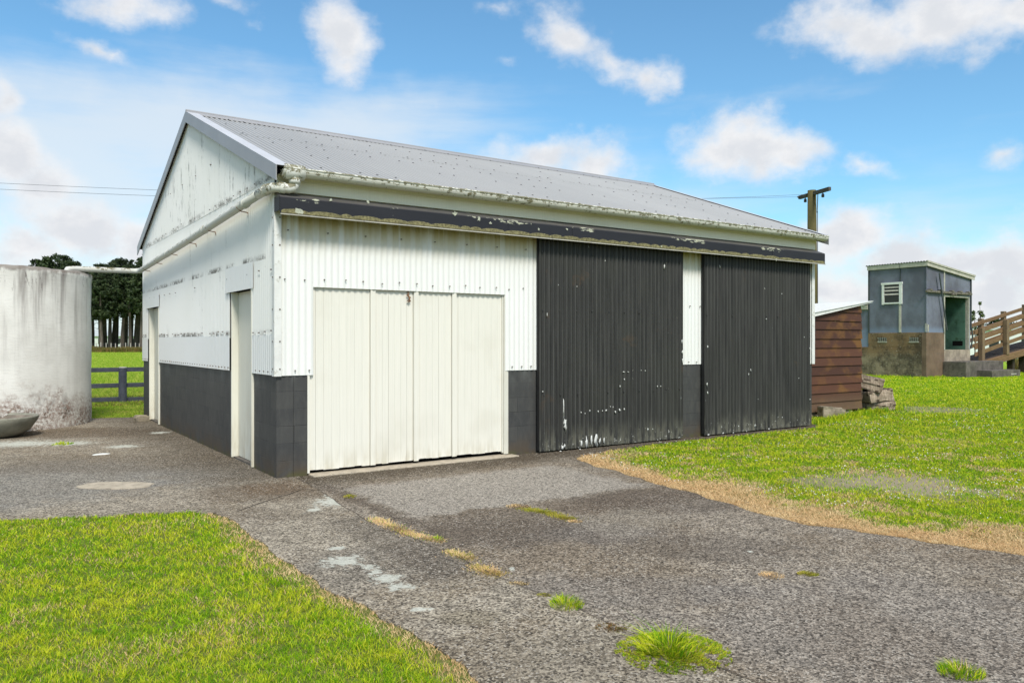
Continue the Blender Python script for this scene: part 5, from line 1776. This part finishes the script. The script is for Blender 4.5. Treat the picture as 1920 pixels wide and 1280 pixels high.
# bare gravelly spots
bare = np.zeros(len(P))
for (bx, by, ra, rb) in ((1690, 905, 120, 26), (1560, 905, 80, 16), (1740, 768, 110, 7), (1860, 925, 60, 10)):
    c0 = gp(bx, by); dp = 1.5 * F / (by - 640)
    du = (P[:, 0] - c0[0]) * math.cos(YAW) - (P[:, 1] - c0[1]) * math.sin(YAW)
    dv = (P[:, 0] - c0[0]) * math.sin(YAW) + (P[:, 1] - c0[1]) * math.cos(YAW)
    q = np.hypot(du / (ra * dp / F), dv / (rb * dp * dp / (1.5 * F))) + nz * .5
    bare = np.maximum(bare, np.clip(1.3 - q, 0, .86))
keep = (r.random(len(P)) > bare) & ((mi == 0) | (r.random(len(P)) < .8))
H = np.where(mi == 1, .018, .024 + .010 * np.clip(nz, -.5, 1)) * (.8 + dep / 22)
W = .0040 * (dep / 5.0) ** 1.0
o = blades('paddock_grass', P[keep], H[keep], W[keep], [G_green, G_straw], mi[keep], 1.35, 4)
tag(o, kind='stuff', label='green grass in front of the cowshed fading to straw along the drive', cat='grass')
# matted dead grass on top of the sprayed edge
Q, dq = camspace(260000, 1040, 2250, 5.2, 12, r, 1.0)
kq = ~inside(Q, ap_poly) & ~inside(Q, fp); Q, dq = Q[kq], dq[kq]
dE2 = dist_line(Q, lawnR[8 * 5:])
nq = vnoise(Q, 1.1, 8.0) + .5 * vnoise(Q, 4.0, 2.0) + .5 * vnoise(Q, 11.0, 7.0)
kq = r.random(len(Q)) < np.clip(1.25 - dE2 / (.50 + .65 * np.clip(nq + .2, -.4, 1)), 0, 1)
Q, dq = Q[kq], dq[kq]
o = blades('dead_grass', Q, .016 + .02 * r.random(len(Q)) ** 3, .0038 * dq / 5, [G_straw], np.zeros(len(Q), int), 2.4, 14)
tag(o, kind='stuff', label='matted straw coloured dead grass along the drive edge', cat='grass')
# taller tufts against the shed foot, logs and cowshed base
P = []
for x0, y0, x1, y1, n in ((9.75, -.02, 12.9, .86, 900), (12.9, .75, 14.1, .95, 500), (KX - .05, KY - .1, KX - .02, KY + 6, 400), (KX, KY - .1, KX + 2, KY - .05, 200)):
    t = r.random(n)[:, None]
    P.append(np.array([[x0, y0]]) * (1 - t) + np.array([[x1, y1]]) * t + r.normal(0, .09, (n, 2)))
P = np.concatenate(P)
P = P[~inside(P, [(9.9, .97), (12.8, .97), (12.8, 3.6), (9.9, 3.6)])]
o = blades('foot_grass', P, np.full(len(P), .11), np.full(len(P), .011), [G_green], np.zeros(len(P), int), .7, 6)
tag(o, kind='stuff', label='longer weedy grass along the foot of the shed and logs', cat='grass')

# strip behind the yard, long grass beyond the fence, open field, rough band
P, dep = camspace(50000, 120, 330, 14.6, 24, r, 1.0)
k = ~inside(P, yard_poly) & (np.hypot(P[:, 0] - TC[0], P[:, 1] - TC[1]) > 1.63) & ~inside(P, fp)
P, dep = P[k], dep[k]
tall = (P[:, 1] > FY + .3)
fr = np.abs(P[:, 1] - FY) < .7
H = np.where(tall, .17, np.where(fr, .08, .03))
mi = np.where(fr & (r.random(len(P)) < .35), 1, np.where(r.random(len(P)) < .08, 1, 0))
o = blades('verge_grass', P, H, .008 + H * .03, [G_long, G_rough], mi, .7, 7)
tag(o, kind='stuff', label='green verge and long grass around the rail fence', cat='grass')
P, dep = camspace(60000, 120, 330, 24, 108, r, 1.0)
H = np.where(dep < 36, .16, .06) * r.uniform(.7, 1.2, len(P))
o = blades('field_grass', P, H, .012 * dep / 24, [G_long], np.zeros(len(P), int), .7, 8)
tag(o, kind='stuff', label='bright green field stretching to the pines', cat='grass')
P, dep = camspace(26000, 120, 330, 108, 112, r, 1.0)
H = .55 + .35 * np.clip(vnoise(P, .35, 1.0) + .3, 0, 1)
o = blades('rough_grass', P, H, np.full(len(P), .06), [G_rough], np.zeros(len(P), int), .5, 9)
tag(o, kind='stuff', label='brownish band of rough grass below the pines', cat='grass')
P, dep = camspace(9000, 1890, 2200, 40, 48, r, 1.0)
o = blades('rank_grass', P, np.full(len(P), .55), np.full(len(P), .03), [G_rough], np.zeros(len(P), int), .5, 10)
tag(o, kind='stuff', label='rank brown grass beneath and behind the ramp', cat='grass')

# clover flowers
P, dep = camspace(2600, 1060, 2000, 6.3, 17, r, 1.2)
k = ~inside(P, ap_poly) & ~inside(P, fp); P, dep = P[k], dep[k]
cl = vnoise(P, 1.4, 12.0)
k = cl > .12; P, dep = P[k], dep[k]
b = MB()
for (x, y), d_ in zip(P, dep):
    s = .0042 + .0003 * d_; z = .03 * (.8 + d_ / 22)
    b.add([(x - s, y, z), (x, y - s, z), (x + s, y, z), (x, y + s, z), (x, y, z + s), (x, y, z - s)], [(0, 1, 4), (1, 2, 4), (2, 3, 4), (3, 0, 4), (1, 0, 5), (2, 1, 5), (3, 2, 5), (0, 3, 5)])
tag(b.build('clover_flowers', M['flower']), kind='stuff', label='tiny white clover heads scattered over the right lawn', cat='flowers')


def tuft(name, px, py, rx, ry, n, h, w, mats, label, seed, lean=.9, p2=.0, zc=.008, line=None):
    c = gp(px, py); dp = 1.5 * F / (py - 640)
    rr = np.random.default_rng(seed)
    a = rr.uniform(0, 6.283, n); q = rr.random(n) ** .6
    u = np.cos(a) * q * rx * dp / F; v_ = np.sin(a) * q * ry * dp * dp / (1.5 * F)
    P = np.stack([c[0] + u * math.cos(YAW) + v_ * math.sin(YAW), c[1] - u * math.sin(YAW) + v_ * math.cos(YAW)], 1)
    if line:
        A_, B_ = np.array(gp(*line[0])), np.array(gp(*line[1]))
        t = rr.random(n)[:, None]
        wv_ = rr.normal(0, .022, (n, 2)) * (1 + 1.2 * np.sin(t * 9 + seed) ** 2)
        P = A_ * (1 - t) + B_ * t + wv_
        q = rr.random(n)
    if name != 'grass_tuft' and rx > 28 and not line:
        kk = vnoise(P, 14.0, seed) + .5 * vnoise(P, 40.0, seed) > -.10
        P, q = P[kk], q[kk]; n = len(P)
    mi = (rr.random(n) < p2).astype(int) if len(mats) > 1 else np.zeros(n, int)
    o = blades(name, P, h * (1.15 - .7 * q), np.full(n, w), mats, mi, lean, seed, z0=zc, out=c)
    rebase(o, (c[0], c[1], 0))
    return tag(o, label, 'weed', 'weeds growing in the paving joints')


tuft('grass_tuft', 1062, 1137, 32, 12, 420, .055, .0035, [G_green, G_straw], 'small bright green grass tuft in the joint, in the middle of the drive', 31, 1.1, .1)
tuft('grass_tuft', 1255, 1222, 56, 17, 520, .11, .0050, [G_green, G_straw], 'largest green grass tuft in the drive, near the bottom edge', 32, 1.5, .06)
tuft('moss_mat', 1262, 1226, 108, 40, 12000, .020, .0042, [G_moss, G_green], 'ragged green mat of weeds around the largest grass tuft', 33, 1.6, .68)
tuft('grass_tuft', 1802, 1266, 42, 14, 420, .055, .0038, [G_green, G_straw], 'green grass tuft in the right corner of the drive', 34, 1.2, .08)
tuft('moss_mat', 1146, 1180, 30, 9, 800, .014, .0036, [G_redmoss], 'rusty brown moss mat just up from the largest tuft', 35, 1.4)
tuft('moss_mat', 1012, 960, 26, 5, 900, .016, .005, [G_moss], 'yellow green moss cushion in the pale drive joint, left of its twin', 36, 1.2, line=((985, 956), (1038, 964)))
tuft('moss_mat', 1053, 972, 20, 5, 800, .018, .005, [G_moss], 'yellow green moss cushion in the pale drive joint, right of its twin', 37, 1.2, line=((1034, 966), (1072, 976)))
tuft('dry_weed', 972, 951, 24, 5, 420, .014, .005, [G_straw, G_redmoss], 'dry tan weed at the upper end of the moss cushions', 38, 1.4, .4)
tuft('dry_weed', 1078, 979, 14, 3, 200, .012, .005, [G_straw], 'dry tan weed at the lower end of the moss cushions', 39, 1.4)
tuft('dry_weed', 735, 988, 26, 9, 1400, .020, .0045, [G_straw, G_green], 'straw coloured weed clump in the joint nearest the garage door', 40, 1.5, .12, line=((700, 974), (768, 1003)))
tuft('dry_weed', 790, 1010, 38, 5, 1000, .016, .0045, [G_straw, G_green], 'long thin straw weed strip in the joint with a green tip', 41, 1.5, .15, line=((762, 1001), (826, 1017)))
tuft('grass_tuft', 822, 1012, 10, 4, 90, .03, .004, [G_green], 'tiny green sprig at the end of the straw strip', 42, 1.1)
tuft('dry_weed', 862, 1045, 24, 5, 1000, .015, .0042, [G_straw, G_moss], 'straw weed halfway down the joint of the drive', 43, 1.4, .4, line=((842, 1036), (884, 1051)))
tuft('dry_weed', 912, 1073, 28, 6, 1300, .014, .0040, [G_straw, G_moss], 'tan weed patch below the halfway straw weed', 44, 1.4, .4, line=((890, 1064), (932, 1081)))
tuft('dry_weed', 972, 1096, 22, 4, 220, .012, .0040, [G_straw, G_redmoss], 'faint tan weed just above the middle green tuft', 45, 1.4, .4)
tuft('moss_mat', 656, 932, 12, 4, 260, .016, .005, [G_moss], 'small green moss spot near the garage corner', 46, 1.2)
tuft('moss_mat', 1515, 1078, 20, 5, 520, .014, .0038, [G_moss], 'olive moss spot alone on the right half of the drive', 47, 1.3)
tuft('dry_weed', 1447, 1081, 24, 7, 260, .018, .0036, [G_straw], 'dry straw tuft beside the lone olive moss spot', 48, 1.6)
tuft('moss_mat', 1020, 1118, 14, 4, 200, .012, .0036, [G_moss], 'little olive moss patch touching the middle green tuft', 49, 1.3)
tuft('grass_tuft', 118, 834, 16, 3, 120, .05, .010, [G_green], 'green sprigs in the paving crack near the bowl', 50, .8)

# ------------------------------------------------------------------ sky and light
SUN_EL, SUN_AZ = R(50), R(196)      # azimuth clockwise from +Y
world = bpy.data.worlds.new('World')
scene.world = world
world.use_nodes = True
wt = world.node_tree
wt.nodes.clear()


class WN(NT):
    def __init__(s, t):
        s.t = t; s._sep = None; s.pos = None


w = WN(wt)
out = w.n('ShaderNodeOutputWorld')
bg = w.n('ShaderNodeBackground')
wt.links.new(bg.outputs[0], out.inputs[0])
sky = w.n('ShaderNodeTexSky', sky_type='NISHITA')
sky.sun_disc = False
sky.sun_elevation = SUN_EL
sky.sun_rotation = SUN_AZ
sky.air_density = 1.0; sky.dust_density = .6; sky.ozone_density = 1.6
tc = w.n('ShaderNodeTexCoord')
gen = tc.outputs['Generated']
sp = w.n('ShaderNodeSeparateXYZ'); wt.links.new(gen, sp.inputs[0])
az = w.math('MULTIPLY', w.math('ARCTAN2', sp.outputs[0], sp.outputs[1]), 180 / math.pi)
el = w.math('MULTIPLY', w.math('ARCSINE', sp.outputs[2]), 180 / math.pi)
pv = w.comb(az, el, 0.0)
# clouds: (azimuth, elevation, width, height, tilt, weight) in degrees
CL = [(235, 12, 105, 42, 0, 1), (185, 92, 60, 20, -14, .75), (215, 105, 30, 16, 0, .7), (640, 62, 62, 62, 0, 1.1), (648, 122, 38, 36, 0, .8),
      (1065, 70, 72, 48, -20, 1), (1150, 112, 90, 45, -30, 1), (1222, 152, 58, 34, -15, .95),
      (1560, 45, 90, 55, 0, .95), (1640, 70, 110, 60, -10, 1.15), (1760, 40, 130, 60, 0, 1.15), (1880, 25, 140, 65, 0, 1.1),
      (1385, 275, 100, 60, 0, 1.1), (1480, 285, 95, 52, 0, 1.05), (1425, 320, 80, 34, 0, .8), (1620, 312, 60, 24, -8, .75),
      (1030, 290, 110, 45, 10, 1), (1110, 320, 80, 50, 0, .95), (1885, 285, 60, 34, 10, .75),
      (1590, 450, 95, 60, 0, 1.1), (1700, 490, 110, 55, 0, 1.1), (1800, 500, 120, 60, 0, 1.05), (1900, 500, 120, 70, 0, 1.1), (1750, 570, 260, 60, 0, 1.1), (1560, 560, 120, 70, 0, .9),
      (0, 195, 42, 48, 0, 1), (15, 290, 75, 60, 0, 1.1), (80, 350, 80, 60, 0, 1.0), (160, 430, 90, 58, 0, 1.1), (60, 470, 120, 50, 0, .95), (250, 460, 90, 60, 0, 1.0), (180, 530, 200, 50, 0, .9),
      (950, 118, 40, 20, 0, .35), (470, 50, 30, 26, 0, .35), (820, 205, 22, 20, 0, .35), (940, 12, 50, 26, 0, .45), (420, 0, 60, 20, 0, .5)]
VEIL = [(330, 250, 460, 110, 0, 1.15), (120, 320, 300, 170, 0, 1.2), (640, 235, 320, 65, 5, 1.0), (450, 330, 340, 100, 0, 1.0), (900, 320, 330, 60, 0, .75), (1250, 370, 300, 60, 0, .7), (1700, 440, 340, 130, 0, .6), (300, 560, 900, 110, 0, 1), (1600, 590, 900, 120, 0, 1), (1450, 180, 300, 18, 3, .35), (1700, 270, 260, 30, 0, .35)]


def cloud_nodes(lst, warp):
    acc = None
    base = w.vadd(pv, warp)
    for px, py, rx, ry, rot, wt_ in lst:
        k = (px - 960) / F
        a = math.degrees(YAW + math.atan(k))
        c_ = math.cos(math.atan(k))
        e = math.degrees(math.atan((640 - py) / F * c_))
        ce = math.cos(math.radians(e))
        sx = 1.1 * math.degrees(rx / F * c_ * c_)
        sy = 1.12 * math.degrees(ry / F * c_ * ce * ce)
        mp = w.n('ShaderNodeMapping', vector_type='TEXTURE')
        wt.links.new(base, mp.inputs[0])
        mp.inputs['Location'].default_value = (a, e, 0)
        mp.inputs['Rotation'].default_value = (0, 0, math.radians(rot))
        mp.inputs['Scale'].default_value = (sx, sy, 1)
        ln = w.n('ShaderNodeVectorMath', operation='LENGTH'); wt.links.new(mp.outputs[0], ln.inputs[0])
        v_ = w.mul(w.math('SUBTRACT', 1.0, w.mul(ln.outputs['Value'], .62)), wt_)
        acc = v_ if acc is None else w.math('SMOOTH_MAX', acc, v_, .12)
    return acc


nv = w.n('ShaderNodeVectorMath', operation='MULTIPLY'); wt.links.new(gen, nv.inputs[0]); nv.inputs[1].default_value = (1, 1, 1.35)
n_a = w.noise(nv.outputs[0], scale=9, detail=9, rough=.62)
n_b = w.noise(nv.outputs[0], scale=22, detail=8, rough=.62)
nc = w.n('ShaderNodeTexNoise'); wt.links.new(nv.outputs[0], nc.inputs['Vector']); nc.inputs['Scale'].default_value = 14; nc.inputs['Detail'].default_value = 5
wv = w.n('ShaderNodeVectorMath', operation='SUBTRACT'); wt.links.new(nc.outputs['Color'], wv.inputs[0]); wv.inputs[1].default_value = (.5, .5, .5)
wv2 = w.n('ShaderNodeVectorMath', operation='SCALE'); wt.links.new(wv.outputs[0], wv2.inputs[0]); wv2.inputs['Scale'].default_value = 3.2
wflat = w.n('ShaderNodeVectorMath', operation='MULTIPLY'); wt.links.new(wv2.outputs[0], wflat.inputs[0]); wflat.inputs[1].default_value = (1, 1, 0)
warp = wflat.outputs[0]
ca = cloud_nodes(CL, warp)
dens = w.math('ADD', ca, w.math('ADD', w.mul(w.math('SUBTRACT', n_a, .5), 1.0), w.mul(w.math('SUBTRACT', n_b, .5), .70)))
# unseen clouds outside the frame, thickened to whiten the sky light
rest = w.sm(w.noise(nv.outputs[0], scale=3.2, detail=8, rough=.6), .40, .56)
azr = w.math('ABSOLUTE', w.math('SUBTRACT', az, math.degrees(YAW)))
outm = w.mx(w.sm(azr, 36, 46), w.sm(el, 28, 36))
mask = w.math('ADD', w.sm(dens, .24, .92), w.mul(rest, outm, .8), clamp=True)
va = cloud_nodes(VEIL, warp)
st_ = w.noise(w.comb(w.mul(az, .045), w.mul(el, .30), 0.0), scale=1, detail=6, rough=.6)
veil = w.mul(w.sm(w.math('ADD', va, w.mul(w.math('SUBTRACT', st_, .5), 1.0)), .15, 1.0), .78)
veil = w.mx(veil, w.sm(el, 9.0, -1.0, 0, .85))
# brightness inside the clouds: bright tops, lilac grey bellies
shade = w.sm(w.math('ADD', w.mul(w.noise(w.vadd(nv.outputs[0], (0, 0, .02)), scale=16, detail=9, rough=.66), .8), w.mul(w.sm(dens, .5, 1.2), .22)), .34, .66)
CB = 5.35
cloudc = w.mix(shade, (CB * .98, CB * .985, CB * 1.0, 1), (CB * .80, CB * .83, CB * .88, 1))
veilc = (CB * .86, CB * .92, CB * .97, 1)
skyc = w.mix(1.0, sky.outputs[0], (.68, 1.0, 1.06, 1), 'MULTIPLY')
c1 = w.mix(veil, skyc, veilc)
c2 = w.mix(mask, c1, cloudc)
wt.links.new(c2, bg.inputs[0])
bg.inputs[1].default_value = .10
world.cycles.sampling_method = 'MANUAL'
world.cycles.sample_map_resolution = 1024

sun = bpy.data.lights.new('sun', 'SUN')
sun.energy = 2.3
sun.angle = R(14)
sun.color = (1.0, .95, .865)
so = bpy.data.objects.new('sun', sun)
COL.objects.link(so)
dv = Vector((math.sin(SUN_AZ) * math.cos(SUN_EL), math.cos(SUN_AZ) * math.cos(SUN_EL), math.sin(SUN_EL)))
so.rotation_euler = (-dv).to_track_quat('-Z', 'Y').to_euler()

# ------------------------------------------------------------------ camera
cd = bpy.data.cameras.new('camera')
cd.sensor_width = 36
cd.lens = F / 1920 * 36
cd.clip_end = 6000
co = bpy.data.objects.new('camera', cd)
COL.objects.link(co)
co.location = CAM
co.rotation_euler = (R(90), 0, -YAW)
scene.camera = co
scene.view_settings.view_transform = 'Standard'
scene.view_settings.look = 'None'
scene.view_settings.gamma = 1
scene.view_settings.exposure = .80
scene.cycles.max_bounces = 6
